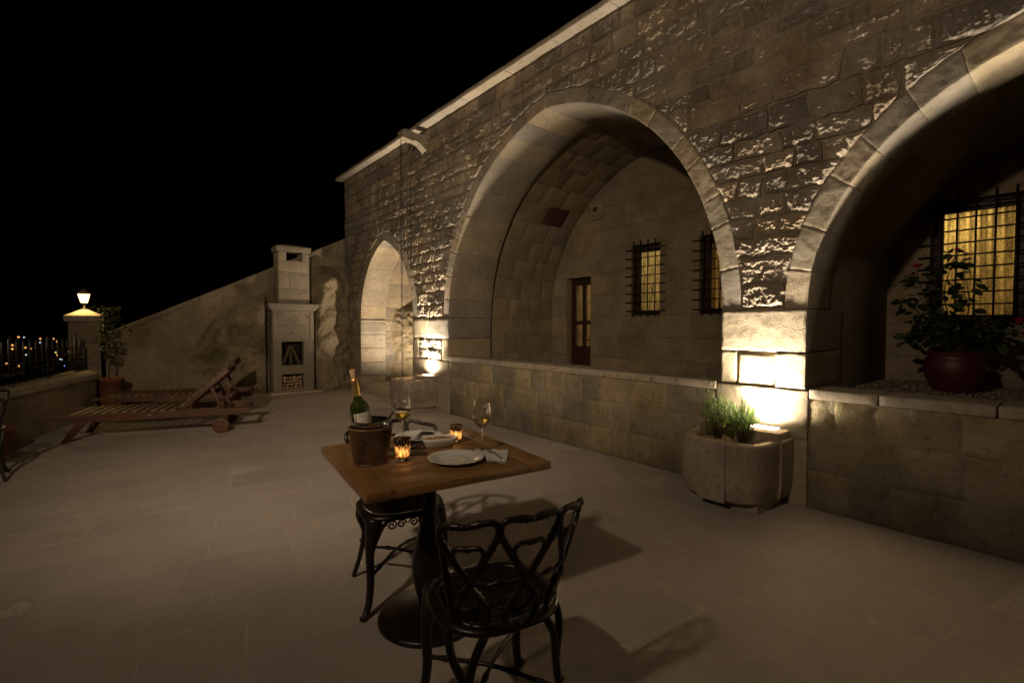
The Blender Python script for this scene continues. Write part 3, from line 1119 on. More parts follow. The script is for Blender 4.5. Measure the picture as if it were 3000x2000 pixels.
block((XF - 0.002, p1b - 0.19, 0.80), (XF + 0.54, p1b, 1.135), amp=0.004)
for (a, b) in ((0.2, 0.46), (0.46, 0.72), (0.72, 0.955)):
    pier_front(p1a + a, p1a + b, 0.975, 1.135, 0.014, 0.006, 'stone', M_RUB, 0.02)
for (a, b) in ((0.2, 0.37), (0.37, 0.66), (0.66, 0.955)):
    pier_front(p1a + a, p1a + b, 0.80, 0.97, 0.014, 0.006, 'stone', M_RUB, 0.02)
block((XF - 0.008, p1a, 0.45), (XF + 0.79, p1a + 0.60, 0.795), amp=0.003)
block((XF - 0.008, p1a + 0.606, 0.45), (XF + 0.54, p1b, 0.795), amp=0.003)
block((XF - 0.006, p1a, 0.0), (XF + 0.79, p1b, 0.445), amp=0.003)
# jamb beyond the little arch
jz = [0.0, 0.30, 0.58, 0.88, 1.16, ZS - 0.05]
for k in range(5):
    w = 0.30 if k % 2 else 0.28
    block((XF - 0.003, A1.yc + A1.w, jz[k] + 0.003), (XF + 0.54, A1.yc + A1.w + w, jz[k + 1] - 0.003), amp=0.004)
block((XF - 0.01, A1.yc + A1.w - 0.03, ZS - 0.05), (XF + 0.55, A1.yc + A1.w + 0.28, ZS - 0.004), amp=0.002, name='impost')
# hidden pier at the far side of arch three
block((XF, A3.yc - A3.w - 0.7, 0), (XF + 0.48, A3.yc - A3.w, ZS - 0.01), amp=0.004)
# back of the piers, so that nothing shows through
pb = MB()
box_at(pb, (XF + 0.45, p2a + 0.03, 0), (XB2 + 0.1, p2b - 0.03, 4.4), 0.01)
pb.build('pier_core', M_MOR, house)
pb = MB()
box_at(pb, (XF + 0.50, p1a + 0.13, 0), (XB2 + 0.1, p1b - 0.1, 4.4), 0.01)
pb.build('pier_core', M_MOR, house)

# --- eave slabs
y = Y0
while y < Y1 + 0.1:
    w = random.uniform(0.55, 1.0)
    if Y1 + 0.12 - (y + w) < 0.3:
        w = Y1 + 0.12 - y
    V, F = rbox((0.75, w - 0.008, 0.062), 0.006, (2, max(3, int(w / 0.08)), 1))
    V = V + np.array([XF - 0.15 + random.uniform(-0.008, 0.008), y + 0.004, ZT + 0.004 + random.uniform(0, 0.006)])
    V[:, 0] += np.where(V[:, 0] < XF - 0.1, fbm(V[:, 1] * 6, V[:, 2] * 3, 1.0, 3) * 0.008, 0)
    mesh('eave_slab', V, F, M_COP, house)
    y += w
# --- water spout with its moulded underside
sp = MB()
prof = [(0.0, 0.12), (0.0, -0.12), (-0.05, -0.115), (-0.16, -0.03), (-0.24, -0.005), (-0.30, -0.02), (-0.36, -0.005), (-0.46, 0.0), (-0.46, 0.11), (-0.40, 0.135), (-0.2, 0.11)]
sy, sz, hw = 6.92, 4.22, 0.075
V = []
for s in (-hw, hw):
    V += [(XF + 0.02 + px * 1.0, sy + s, sz + pz) for px, pz in prof]
n = len(prof)
F = [tuple(range(n)), tuple(range(2 * n - 1, n - 1, -1))] + [(k, n + k, n + (k + 1) % n, (k + 1) % n) for k in range(n)]
sp.add(V, F)
sp.build('water_spout', M_FIR, house, smooth=False)
# --- carved rosette stone high on the back wall
ro = MB()
box_at(ro, (XB2 - 0.03, 5.09, 3.05), (XB2 + 0.02, 5.42, 3.38), 0.03, (1, 3, 3))
rs = ro.build('carved_boss', M_VLT, house)
rh = MB()
lathe(rh, [(0.002, 0.0), (0.05, 0.0), (0.07, 0.012), (0.09, 0.0)], 18)
V, F = rh.out()
V = np.stack([XB2 - 0.032 - V[:, 2], 5.26 + V[:, 0], 3.22 + V[:, 1]], -1)
mesh('carved_ring', V, F, M_VLT, house)
rh = MB()
lathe(rh, [(0.001, 0.002), (0.048, 0.002)], 16)
V, F = rh.out()
V = np.stack([XB2 - 0.034 - V[:, 2], 5.26 + V[:, 0], 3.22 + V[:, 1]], -1)
mesh('hole_shade', V, F, M_RED, house)  # flat dark disc painted for the shade of a carved hole


# --- windows: frame, curtain, panes, iron grille
def window(y0, y1, z0, z1, nv, nh, ext):
    xf = XB2 + 0.10
    fr = MB(); t = 0.075
    box_at(fr, (xf, y0 + 0.001, z0 + 0.001), (xf + 0.06, y0 + t, z1 - 0.001), 0.004)
    box_at(fr, (xf, y1 - t, z0 + 0.001), (xf + 0.06, y1 - 0.001, z1 - 0.001), 0.004)
    box_at(fr, (xf + 0.001, y0 + t, z1 - t - 0.02), (xf + 0.059, y1 - t, z1 - 0.001), 0.004)
    box_at(fr, (xf + 0.001, y0 + t, z0 + 0.001), (xf + 0.059, y1 - t, z0 + t), 0.004)
    w = fr.build('window', M_DARKW, house)
    cu = MB()
    nn = 60
    yy = np.linspace(y0 + 0.02, y1 - 0.02, nn)
    V = []
    for zz in np.linspace(z0 + 0.02, z1 - 0.02, 8):
        for q, yv in enumerate(yy):
            V.append((xf + 0.13 + 0.030 * math.sin(yv * 78 + 0.6 * math.sin(zz * 2)) + 0.016 * math.sin(yv * 33 + 1), yv, zz))
    cu.add(V, grid_faces(nn - 1, 7))
    cu.build('curtain', M_CURT, w)
    pa = MB()
    pa.add([(xf + 0.03, y0 + t, z0 + t), (xf + 0.03, y1 - t, z0 + t), (xf + 0.03, y1 - t, z1 - t), (xf + 0.03, y0 + t, z1 - t)], [(0, 1, 2, 3)])
    pa.build('pane', M_PANE, w, smooth=False)
    xg = XB2 - 0.035
    for k in range(nv):
        yv = y0 + (y1 - y0) * (k + 0.5) / nv
        b = MB(); tube(b, [(xg, yv, z0 - 0.02), (xg, yv, z1 + 0.06)], 0.0085, 6); b.build('grille_bar', M_IRON, w)
    for k in range(nh):
        zv = z0 + (z1 - z0) * (k + 0.5) / nh
        b = MB(); tube(b, [(xg + 0.008, y0 - 0.08, zv), (xg + 0.008, y1 + 0.08, zv)], 0.0085, 6)
        for yv in (y0 - 0.08, y1 + 0.08):   # ends turn back into the wall
            tube(b, [(xg + 0.008, yv, zv), (XB2 + 0.02, yv, zv)], 0.0085, 6)
        b.build('grille_bar', M_IRON, w)


window(4.05, 4.56, 1.49, 2.54, 4, 8, 0)
window(2.95, 3.45, 1.49, 2.54, 4, 8, 0)
window(0.42, 1.06, 1.36, 2.50, 5, 10, 0)
# --- glazed door
dx = XB2 + 0.12
dr = MB()
y0, y1, z0, z1 = 5.37, 5.92, 0.17, 2.15
box_at(dr, (dx, y0 + .001, z0), (dx + 0.05, y0 + 0.07, z1 - 0.001)); box_at(dr, (dx, y1 - 0.09, z0), (dx + 0.05, y1 - .001, z1 - 0.001))
box_at(dr, (dx + .001, y0 + 0.07, z1 - 0.12), (dx + 0.049, y1 - 0.09, z1 - .001)); box_at(dr, (dx + .001, y0 + 0.07, z0), (dx + 0.049, y1 - 0.09, 0.99))
box_at(dr, (dx + .001, y0 + 0.07, 1.36), (dx + 0.049, y1 - 0.09, 1.42)); box_at(dr, (dx - .002, (y0 + y1) / 2 - 0.045, 0.99), (dx + 0.045, (y0 + y1) / 2 + 0.015, z1 - 0.12))
door = dr.build('door', M_DARKW, house)
cu = MB(); nn = 60; V = []
for zz in np.linspace(0.95, z1 - 0.05, 6):
    for yv in np.linspace(y0 + 0.03, y1 - 0.03, nn):
        V.append((dx + 0.10 + 0.010 * math.sin(yv * 110), yv, zz))
cu.add(V, grid_faces(nn - 1, 5)); cu.build('curtain', M_CURT, door)
pa = MB(); pa.add([(dx + 0.025, y0 + .06, 0.99), (dx + 0.025, y1 - .08, 0.99), (dx + 0.025, y1 - .08, z1 - .1), (dx + 0.025, y0 + .06, z1 - .1)], [(0, 1, 2, 3)]); pa.build('pane', M_PANE, door, smooth=False)
hd = MB(); tube(hd, [(dx - 0.01, y0 + 0.05, 1.1), (dx - 0.05, y0 + 0.05, 1.1), (dx - 0.05, y0 + 0.14, 1.1)], 0.008, 6); hd.build('handle', M_IRON, door)

lamp('room_lamp', 'POINT', (7.3, 4.6, 2.5), 24, (1.0, 0.80, 0.42), parent=house, shadow_soft_size=0.15)
lamp('bedroom_lamp', 'POINT', (6.62, 1.02, 2.30), 5.5, (1.0, 0.72, 0.28), parent=house, shadow_soft_size=0.05)
lamp('bedroom_ceiling_lamp', 'POINT', (7.4, 0.6, 2.5), 20, (1.0, 0.74, 0.32), parent=house, shadow_soft_size=0.15)

# ================================================================== parapets
def parapet(y0, y1, label, zc=0.80):
    p = thing('parapet_wall', label, 'wall', (XF, (y0 + y1) / 2, 0))
    z = 0.0
    core = MB(); box_at(core, (XF + 0.006, y0, 0), (XF + 0.30, y1, zc), 0.004); core.build('core', M_PMO, p)
    hs = [0.28, 0.27, 0.25]
    for h in hs:
        c = y0
        while c < y1 - 0.01:
            w = random.uniform(0.17, 0.48)
            if y1 - (c + w) < 0.15:
                w = y1 - c
            f = rough_fun(0.008, 0.004, 0.007, warp=0.014, proud=0.002, tilt=0.016, er=0.022)
            V, F = slab(P_front, lambda b, q=c + 0.0025: q, lambda b, q=c + w - 0.0025: q, z + 0.0025, z + h - 0.0025, max(5, int(w / 0.025)), max(5, int(h / 0.025)), f, skirt=0.05, flip=True)
            mesh('stone', V, F, M_PAR, p)
            c += w
        z += h
    c = y0
    while c < y1 - 0.01:
        w = random.uniform(0.45, 0.75)
        if y1 - (c + w) < 0.3:
            w = y1 - c
        V, F = rbox((0.34, w - 0.008, 0.068), 0.008, (4, max(4, int(w / 0.05)), 2))
        V = V + np.array([XF - 0.012 + random.uniform(-0.003, 0.003), c + 0.004, zc + 0.004])
        V[:, 0] += np.where(V[:, 0] < XF + 0.01, fbm(V[:, 1] * 9, V[:, 2] * 9, c, 3) * 0.004, 0)
        V[:, 2] += np.where(V[:, 2] > zc + 0.05, fbm(V[:, 1] * 7, V[:, 0] * 7, c, 3) * 0.002, 0)
        mesh('coping_slab', V, F, M_COP, p)
        c += w
    return p


parapet(p2b + 0.032, p1a - 0.002, 'long stone parapet with slab coping under the big middle arch')
parapet(A3.yc - A3.w, p2a - 0.022, 'stone parapet beside the lavender planter, under the arch of the potted rose')

# planting bed behind the second parapet
gb = MB()
nx, ny = 40, 40
Xs, Ys = np.meshgrid(np.linspace(XF + 0.30, XB3 + 0.02, nx + 1), np.linspace(A3.yc - A3.w - 0.1, A3.yc + A3.w + 0.1, ny + 1))
Zs = 0.79 + fbm(Xs * 5, Ys * 5, 0.5, 4) * 0.012
gb.add(np.stack([Xs, Ys, Zs], -1), grid_faces(nx, ny))
gbed = gb.build('gravel_bed', M_GRAV)
gbed['kind'] = 'structure'
pebs = MB()
for k in range(900):
    x, y = random.uniform(XF + 0.34, XB3 - 0.05), random.uniform(-0.2, A3.yc + A3.w)
    s = random.uniform(0.006, 0.016)
    ball(pebs, (x, y, 0.797 + random.uniform(-0.004, 0.008)), s, (1, random.uniform(.7, 1.2), 0.7), 5, 3)
pb_ = pebs.build('gravel', M_PEB); pb_['kind'] = 'stuff'

# rough rock that swells out of the side wall inside the little arch
nx, nz = 70, 90
Xg, Zg = np.meshgrid(np.linspace(4.50, XB1 + 0.02, nx + 1), np.linspace(0.12, 1.80, nz + 1))
t = sstep(1.80, 1.62, Zg) * sstep(4.50, 4.75, Xg)
dd = t * (0.06 + 0.36 * sstep(4.62, 5.02, Xg) * (1 - 0.45 * sstep(0.9, 1.7, Zg)) + fbm(Xg * 2.4, Zg * 2.2, 4.0, 4) * 0.12 + fbm(Xg * 13, Zg * 11, 1.0, 4, 0.65) * 0.035)
yw = A1.yc + A1.w + A1.off
rk = MB(); rk.add(np.stack([Xg, yw + 0.012 - dd, Zg], -1), grid_faces(nx, nz))
tag(rk.build('rock_outcrop', M_ROC), 'rough hewn rock swelling from the wall inside the narrow pointed arch', 'rock')

# ================================================================== end of the terrace: sloping wall, rock face, fireplace
YW = 10.52


def slope_z(x):
    return 1.28 + (x - 0.04) * 0.5025


sw = thing('boundary_wall', 'tall sloping rendered wall climbing from the gate pillar to the house', 'wall', (1.9, YW, 0))
nx, nz = 90, 60
u, v = np.meshgrid(np.linspace(-0.12, XF + 0.12, nx + 1), np.linspace(0, 1, nz + 1))
Zg = v * (slope_z(u) - 0.05)
dd = fbm(u * 1.3, Zg * 1.3, 2.0, 4) * 0.025 + fbm(u * 9, Zg * 9, 2.0, 3) * 0.006
m = MB(); m.add(np.stack([u, YW - dd, Zg], -1), grid_faces(nx, nz))
m.add([(-0.12, YW - 0.01, 0), (-0.12, YW + 0.4, 0), (-0.12, YW + 0.4, slope_z(-0.12) - .05), (-0.12, YW - 0.01, slope_z(-0.12) - .05)], [(0, 1, 2, 3)])
m.build('wall_face', M_PLA, sw)
xx = -0.15
while xx < XF + 0.1:
    w = random.uniform(0.5, 0.8)
    V, F = rbox((w - 0.006, 0.44, 0.09), 0.01, (max(3, int(w / 0.08)), 2, 1))
    V[:, 2] += slope_z(xx + V[:, 0]) - 0.085 + fbm(V[:, 0] * 7 + xx, V[:, 1] * 7, 1.0, 2) * 0.006
    V[:, 0] += xx; V[:, 1] += YW - 0.03
    mesh('coping_slab', V, F, M_PLA, sw)
    xx += w

# bulging tuff in front of it
nx, nz = 130, 110
u, v = np.meshgrid(np.linspace(0.75, XF + 0.02, nx + 1), np.linspace(0, 1, nz + 1))
top = np.minimum(slope_z(u) - 0.42, 2.62) + perlin(u * 2.2, 3.3, 1.0) * 0.14
top = np.where(u < 1.5, top * (0.55 + 0.45 * sstep(0.9, 1.5, u)), top)
Zg = v * top
bul = 0.04 + 0.20 * sstep(0.95, 1.55, u) + 0.06 * np.sin(u * 2.3 + 0.5)
bul = bul + fbm(u * 1.7, Zg * 1.5, 7.0, 4) * 0.20
bul *= sstep(1.0, 0.84, v) ** 0.6
bul += sstep(3.15, 3.75, u) * (0.13 * sstep(1.2, 2.3, Zg) - 0.05)         # lump that leans out beside the house
bul -= 0.16 * np.exp(-((u - 1.45 - 0.18 * (Zg - 0.8)) / 0.13)**2) * sstep(0, 0.3, Zg)   # cleft
bul += fbm(u * 18 + Zg * 9, Zg * 5, 3.0, 3, 0.6) * 0.035 * sstep(-0.1, 0.35, perlin(u * 1.1, Zg * 1.1, 9.0) + 0.15)   # pick marks
bul += fbm(u * 6, Zg * 6, 5.0, 4) * 0.02
fx = sstep(2.2, 2.35, u) * sstep(3.3, 3.15, u)
bul = np.where(fx > 0.01, np.minimum(bul, -0.01 + (1 - fx) * 0.35), bul)
bul = bul * sstep(0.75, 0.95, u)
rk = MB(); rk.add(np.stack([u, YW - 0.02 - np.maximum(bul, -0.01), Zg], -1), grid_faces(nx, nz))
tag(rk.build('tuff_rock', M_ROC), 'bulging tuff rock with pick marks around the white chimney', 'rock')

# ---- outdoor fireplace
FY = 10.18
fp = thing('fireplace', 'tall white stone outdoor fireplace with carved rosette and boxy chimney', 'fireplace', (2.76, FY, 0))
fx0, fx1 = 2.37, 3.14
ox0, ox1 = 2.53, 2.94


def fblock(name, lo, hi, r=0.006, n=(2, 1, 2), mat=M_FIR):
    m = MB(); box_at(m, lo, hi, r, n); return m.build(name, mat, fp)


fblock('hearth_slab', (2.30, FY - 0.14, 0), (3.28, FY + 0.1, 0.035), mat=M_COP)
fblock('jamb', (fx0, FY, 0.036), (ox0, FY + 0.33, 1.02)); fblock('jamb', (ox1, FY, 0.036), (fx1, FY + 0.33, 1.02))
fblock('shelf', (ox0 + .001, FY + 0.002, 0.375), (ox1 - .001, FY + 0.33, 0.555))
fblock('sill', (ox0 + .001, FY + 0.002, 0.036), (ox1 - .001, FY + 0.33, 0.075))
# breast with sunk panel: border pieces proud, panel behind
fblock('breast', (fx0 + 0.002, FY + 0.014, 1.022), (fx1 - 0.002, FY + 0.33, 1.35)); fblock('breast', (fx0 + 0.002, FY + 0.014, 1.353), (fx1 - 0.002, FY + 0.33, 1.63))
fblock('border', (fx0, FY, 1.022), (fx0 + 0.075, FY + 0.02, 1.629), 0.004); fblock('border', (fx1 - 0.075, FY, 1.022), (fx1, FY + 0.02, 1.629), 0.004)
fblock('border', (fx0 + 0.0755, FY + .0005, 1.57), (fx1 - 0.0755, FY + 0.02, 1.629), 0.004)
fb = MB(); fb.add([(ox0 + .002, FY + 0.30, 0.05), (ox1 - .002, FY + 0.30, 0.05), (ox1 - .002, FY + 0.30, 1.02), (ox0 + .002, FY + 0.30, 1.02)], [(0, 1, 2, 3)])
for xq in (ox0 + 0.003, ox1 - 0.003):
    fb.add([(xq, FY + 0.10, 0.558), (xq, FY + 0.30, 0.558), (xq, FY + 0.30, 1.019), (xq, FY + 0.10, 1.019)], [(0, 1, 2, 3)])
fb.add([(ox0 + .003, FY + 0.06, 0.558), (ox1 - .003, FY + 0.06, 0.558), (ox1 - .003, FY + 0.30, 0.558), (ox0 + .003, FY + 0.30, 0.558)], [(0, 1, 2, 3)]); fb.build('fireback', M_SOOT, fp, smooth=False)
# ogee drip line over the opening
og = [(ox0, 1.035), (ox0 + 0.03, 1.075), (2.62, 1.12), (2.70, 1.17), (2.735, 1.22), (2.77, 1.17), (2.85, 1.12), (ox1 - 0.03, 1.075), (ox1, 1.035)]
m = MB(); tube(m, catmull([(a, FY + 0.012, b) for a, b in og], 5), 0.008, 6); m.build('ogee_moulding', M_FIR, fp)
# carved rosette and corner fans
def petals(cx, cz, r, a0, a1, n):
    m = MB()
    for k in range(n):
        a = a0 + (a1 - a0) * (k + 0.5) / n
        d = np.array([math.cos(a), 0, math.sin(a)]); p = np.array([-math.sin(a), 0, math.cos(a)]); c = np.array([cx, FY + 0.014, cz])
        w = r * math.sin((a1 - a0) / n / 2) * 0.8
        V = [c + d * r * 0.12, c + d * r * 0.75 + p * w, c + d * r, c + d * r * 0.75 - p * w, c + d * r * 0.7 + np.array([0, -0.014, 0])]
        m.add(V, [(0, 1, 4), (1, 2, 4), (2, 3, 4), (3, 0, 4)])
    return m


petals(2.755, 1.46, 0.095, 0, 2 * PI, 10).build('rosette', M_FIR, fp, smooth=False)
petals(fx0 + 0.08, 1.565, 0.12, -PI / 2, 0, 4).build('corner_fan', M_FIR, fp, smooth=False)
petals(fx1 - 0.08, 1.565, 0.12, PI, 1.5 * PI, 4).build('corner_fan', M_FIR, fp, smooth=False)
# mantel: flared moulding
m = MB()
pr = [(0, 1.632), (0.02, 1.632), (0.075, 1.70), (0.085, 1.70), (0.085, 1.765), (0, 1.765)]
V = []; n = len(pr)
for k, (o, z_) in enumerate(pr):
    V += [(fx0 - o, FY + 0.36, z_), (fx0 - o, FY - o, z_), (fx1 + o, FY - o, z_), (fx1 + o, FY + 0.36, z_)]
F = []
for k in range(n - 1):
    for q in range(3):
        F.append((4 * k + q, 4 * k + q + 1, 4 * k + q + 5, 4 * k + q + 4))
F += [(0, 3, 2, 1), (4 * n - 4, 4 * n - 3, 4 * n - 2, 4 * n - 1)]
m.add(V, F); m.build('mantel', M_FIR, fp, smooth=False)
cx0, cx1, cy1 = 2.49, 3.07, FY + 0.38
fblock('chimney_stone', (cx0, FY + 0.02, 1.767), (cx1, cy1, 2.06)); 
fblock('chimney_stone', (cx0, FY + 0.02, 2.062), (cx0 + 0.2, cy1, 2.39)); fblock('chimney_stone', (cx0 + 0.202, FY + 0.02, 2.062), (cx1, cy1, 2.39))
fblock('chimney_stone', (cx0, FY + 0.02, 2.392), (cx1, cy1, 2.62))
for (a, b) in ((cx0, cx0 + 0.15), (cx1 - 0.13, cx1)):
    fblock('chimney_stone', (a, FY + 0.02, 2.622), (b, FY + 0.13, 2.80)); fblock('chimney_stone', (a, cy1 - 0.11, 2.622), (b, cy1, 2.80))
fblock('chimney_cap', (cx0 - 0.035, FY - 0.015, 2.802), (cx1 + 0.035, cy1 + 0.03, 2.90))
m = MB()
a, b, c, d = cx0 - 0.03, cx1 + 0.03, FY - 0.01, cy1 + 0.025
m.add([(a, c, 2.902), (b, c, 2.902), (b, d, 2.902), (a, d, 2.902), ((a + b) / 2 - .12, (c + d) / 2, 2.96), ((a + b) / 2 + .12, (c + d) / 2, 2.96)], [(0, 1, 5, 4), (1, 2, 5), (2, 3, 4, 5), (3, 0, 4)])
m.build('chimney_roof', M_PAR, fp, smooth=False)

# firewood
def log(c, d, L, r, grp, lab):
    m = MB()
    d = np.array(d, float); d /= np.linalg.norm(d)
    c = np.array(c, float)
    tube(m, [c, c + d * L], r, 9, cap=False)
    o = m.build('firewood_log', [M_LOG, M_LOGE])
    e = MB()
    p = np.cross(d, [0.3, 0.2, 1]); p /= np.linalg.norm(p); q = np.cross(d, p)
    e.add([c + r * 0.97 * (math.cos(2 * PI * k / 9) * p + math.sin(2 * PI * k / 9) * q) for k in range(9)] , [tuple(range(9))])
    ee = e.build('cut_end', M_LOGE, smooth=False)
    ee.parent = o
    return tag(o, lab, 'log', grp)


lr = random.Random(3)
zrow = 0.082
while zrow < 0.34:
    x = ox0 + 0.02
    rmax = 0
    while x < ox1 - 0.03:
        r = lr.uniform(0.02, 0.036)
        if x + 2 * r > ox1 - 0.005 or zrow + 2 * r > 0.372:
            r = 0.018
            if x + 2 * r > ox1 - 0.005 or zrow + 2 * r > 0.373:
                break
        log((x + r, FY + lr.uniform(0.02, 0.06), zrow + r), (lr.uniform(-.02, .02), 1, 0), 0.24, r, 'firewood stacked in the lower niche', 'short round log among the firewood stacked in the low niche of the fireplace')
        rmax = max(rmax, r)
        x += 2 * r + 0.002
    zrow += 2 * rmax * 0.93
log((2.575, FY + 0.10, 0.57), (0.42, 0.25, 1), 0.40, 0.032, None, 'split log leaning to the apex inside the fire opening, rising rightwards')
log((2.895, FY + 0.12, 0.57), (-0.40, 0.22, 1), 0.38, 0.030, None, 'split log leaning in the fire opening, crossing against the other leaning log')
log((2.735, FY + 0.14, 0.57), (0.02, 0.35, 1), 0.34, 0.034, None, 'upright log between the two leaning logs inside the fire opening')

# ================================================================== low wall with railing, gate pillar, lantern
lw = thing('low_wall', 'low rendered terrace wall with broad slab coping under the iron railing', 'wall', (lw_x(7.5), 7.5, 0))
ya, yb = 3.2, 9.68


def lw_back(y):
    return -1.02 + (y - 7.97) * 0.238 - 0.03


m = MB()
ny, nz = 90, 14
v, zg = np.meshgrid(np.linspace(ya, yb, ny + 1), np.linspace(0, 0.548, nz + 1))
dd = fbm(v * 2, zg * 3, 1.0, 4) * 0.02 + fbm(v * 9, zg * 9, 1.0, 3) * 0.006
m.add(np.stack([lw_x(v) + dd - 0.02, v, zg], -1), grid_faces(ny, nz))
m.add([(lw_x(yb) - 0.02, yb, 0), (-0.38, 10.58, 0), (-0.38, 10.58, .548), (lw_x(yb) - 0.02, yb, .548)], [(0, 1, 2, 3)])
m.add([(lw_back(ya), ya, -2), (lw_back(10.58), 10.58, -2), (lw_back(10.58), 10.58, .548), (lw_back(ya), ya, .548)], [(0, 1, 2, 3)])
m.build('wall_face', M_PLA, lw)
ycuts = [ya, 4.5, 5.6, 6.7, 7.75, 8.75, 9.68]
for k in range(6):
    a, b = ycuts[k] + 0.003, ycuts[k + 1] - 0.003
    V, F = rbox((1, b - a, 0.07), 0.008, (3, 6, 1))
    yy = a + V[:, 1]
    x0 = lw_back(yy) - 0.02; x1 = lw_x(yy) + 0.012 + fbm(yy * 6, V[:, 2] * 5, 2.0, 2) * 0.008
    t = V[:, 0]
    tip = (k == 5)
    yy2 = yy + (t < 0.5) * 0.0
    W3 = np.stack([x0 + (x1 - x0) * t, yy, 0.55 + V[:, 2]], -1)
    mesh('coping_slab', W3, F, M_COP, lw)
V, F = rbox((1, 1, 0.07), 0.008, (3, 3, 1))
x0 = lw_back(9.685) - 0.02; 
px = np.stack([(1 - V[:, 1]) * (x0 + V[:, 0] * (lw_x(9.68) + .012 - x0)) + V[:, 1] * (-0.62 + V[:, 0] * 0.24), 9.685 + V[:, 1] * 0.9, 0.55 + V[:, 2]], -1)
mesh('coping_slab', px, F, M_COP, lw)

# railing
rl = thing('iron_railing', 'black iron railing with tall pointed bars along the low terrace wall', 'fence', (lw_back(7.5) + 0.08, 7.5, 0.62))


def rx(y):
    return lw_back(y) + 0.07


def railbar(y, z0, z1, r, name, foot=False):
    m = MB(); tube(m, [(rx(y), y, z0), (rx(y), y, z1 - 0.05), (rx(y), y, z1)], [r, r, r * 0.3], 6)
    if foot:
        lathe(m, [(0.03, 0), (0.026, 0.03), (0.012, 0.06), (0.001, 0.061)], 8, (rx(y), y, 0.621))
    m.build(name, M_IRON, rl)


ye = 10.42
for zz in (0.66, 0.80, 0.885, 1.0):
    m = MB(); tube(m, [(rx(3.4), 3.4, zz), (rx(ye), ye, zz)], 0.009 if zz > 0.7 else 0.011, 6); m.build('rail', M_IRON, rl)
yv = 3.5; k = 0
while yv < ye - 0.05:
    if k % 6 == 3:
        railbar(yv, 0.62, 1.22, 0.014, 'post', True)
    else:
        railbar(yv, 0.66, 1.18, 0.008, 'bar')
    yv += 0.17; k += 1
m = MB(); box_at(m, (rx(ye) - 0.02, ye - 0.02, 0.62), (rx(ye) + 0.02, ye + 0.02, 1.01), 0.003); m.build('post', M_IRON, rl)

# pillar
gp = thing('gate_pillar', 'square stone pillar with pyramid cap carrying the lit lantern', 'pillar', (-0.38, 10.8, 0))
pc = (-0.38, 10.81)
for (z0, z1) in ((-0.5, 0.35), (0.353, 0.70), (0.703, 1.05), (1.053, 1.40)):
    V, F = rbox((0.40, 0.40, z1 - z0), 0.01, (4, 4, 4)); V = V + np.array([pc[0] - 0.2, pc[1] - 0.2, z0])
    V[:, 1] += fbm(V[:, 0] * 6, V[:, 2] * 6, 1.5, 3) * 0.004
    mesh('pillar_stone', V, F, M_PLA, gp)
m = MB(); box_at(m, (pc[0] - 0.25, pc[1] - 0.25, 1.402), (pc[0] + 0.25, pc[1] + 0.25, 1.505), 0.015, (3, 3, 1)); m.build('cap', M_COP, gp)
m = MB(); q = 0.235
m.add([(pc[0] - q, pc[1] - q, 1.506), (pc[0] + q, pc[1] - q, 1.506), (pc[0] + q, pc[1] + q, 1.506), (pc[0] - q, pc[1] + q, 1.506), (pc[0] - .05, pc[1] - .05, 1.605), (pc[0] + .05, pc[1] - .05, 1.605), (pc[0] + .05, pc[1] + .05, 1.605), (pc[0] - .05, pc[1] + .05, 1.605)],
      [(0, 1, 5, 4), (1, 2, 6, 5), (2, 3, 7, 6), (3, 0, 4, 7), (4, 5, 6, 7)])
m.build('cap_pyramid', M_COP, gp, smooth=False)

ln = thing('lantern', 'small glowing lantern with tapered glass standing on the pillar cap', 'lantern', (pc[0], pc[1], 1.606))
m = MB(); lathe(m, [(0.055, 1.606), (0.05, 1.622), (0.02, 1.64), (0.016, 1.69), (0.035, 1.705), (0.05, 1.715), (0.001, 1.718)], 12, (pc[0], pc[1], 0)); m.build('base', M_IRON, ln)
m = MB(); b0, b1 = 0.043, 0.078
m.add([(pc[0] + sx * b, pc[1] + sy_ * b, z) for z, b in ((1.72, b0), (1.86, b1)) for sx, sy_ in ((-1, -1), (1, -1), (1, 1), (-1, 1))], [(0, 1, 5, 4), (1, 2, 6, 5), (2, 3, 7, 6), (3, 0, 4, 7)])
m.build('glass', M_LANT, ln, smooth=False)
for sx, sy_ in ((-1, -1), (1, -1), (1, 1), (-1, 1)):
    m = MB(); tube(m, [(pc[0] + sx * (b0 + .003), pc[1] + sy_ * (b0 + .003), 1.715), (pc[0] + sx * (b1 + .004), pc[1] + sy_ * (b1 + .004), 1.865)], 0.004, 5); m.build('glazing_bar', M_IRON, ln)
m = MB()
m.add([(pc[0] + sx * b, pc[1] + sy_ * b, z) for z, b in ((1.862, 0.095), (1.93, 0.03)) for sx, sy_ in ((-1, -1), (1, -1), (1, 1), (-1, 1))], [(0, 1, 5, 4), (1, 2, 6, 5), (2, 3, 7, 6), (3, 0, 4, 7), (4, 5, 6, 7), (0, 3, 2, 1)])
m.build('roof', M_IRON, ln, smooth=False)
m = MB(); tube(m, [(pc[0], pc[1], 1.93), (pc[0], pc[1], 1.97)], [0.012, 0.004], 6); m.build('finial', M_IRON, ln)
for dx_, dy_ in ((0, -0.14), (-0.14, 0), (0.14, 0)):
    pass
lamp('lantern_light', 'POINT', (pc[0] - 0.02, pc[1] - 0.17, 1.80), 16, (1.0, 0.66, 0.22), parent=ln, shadow_soft_size=0.05)

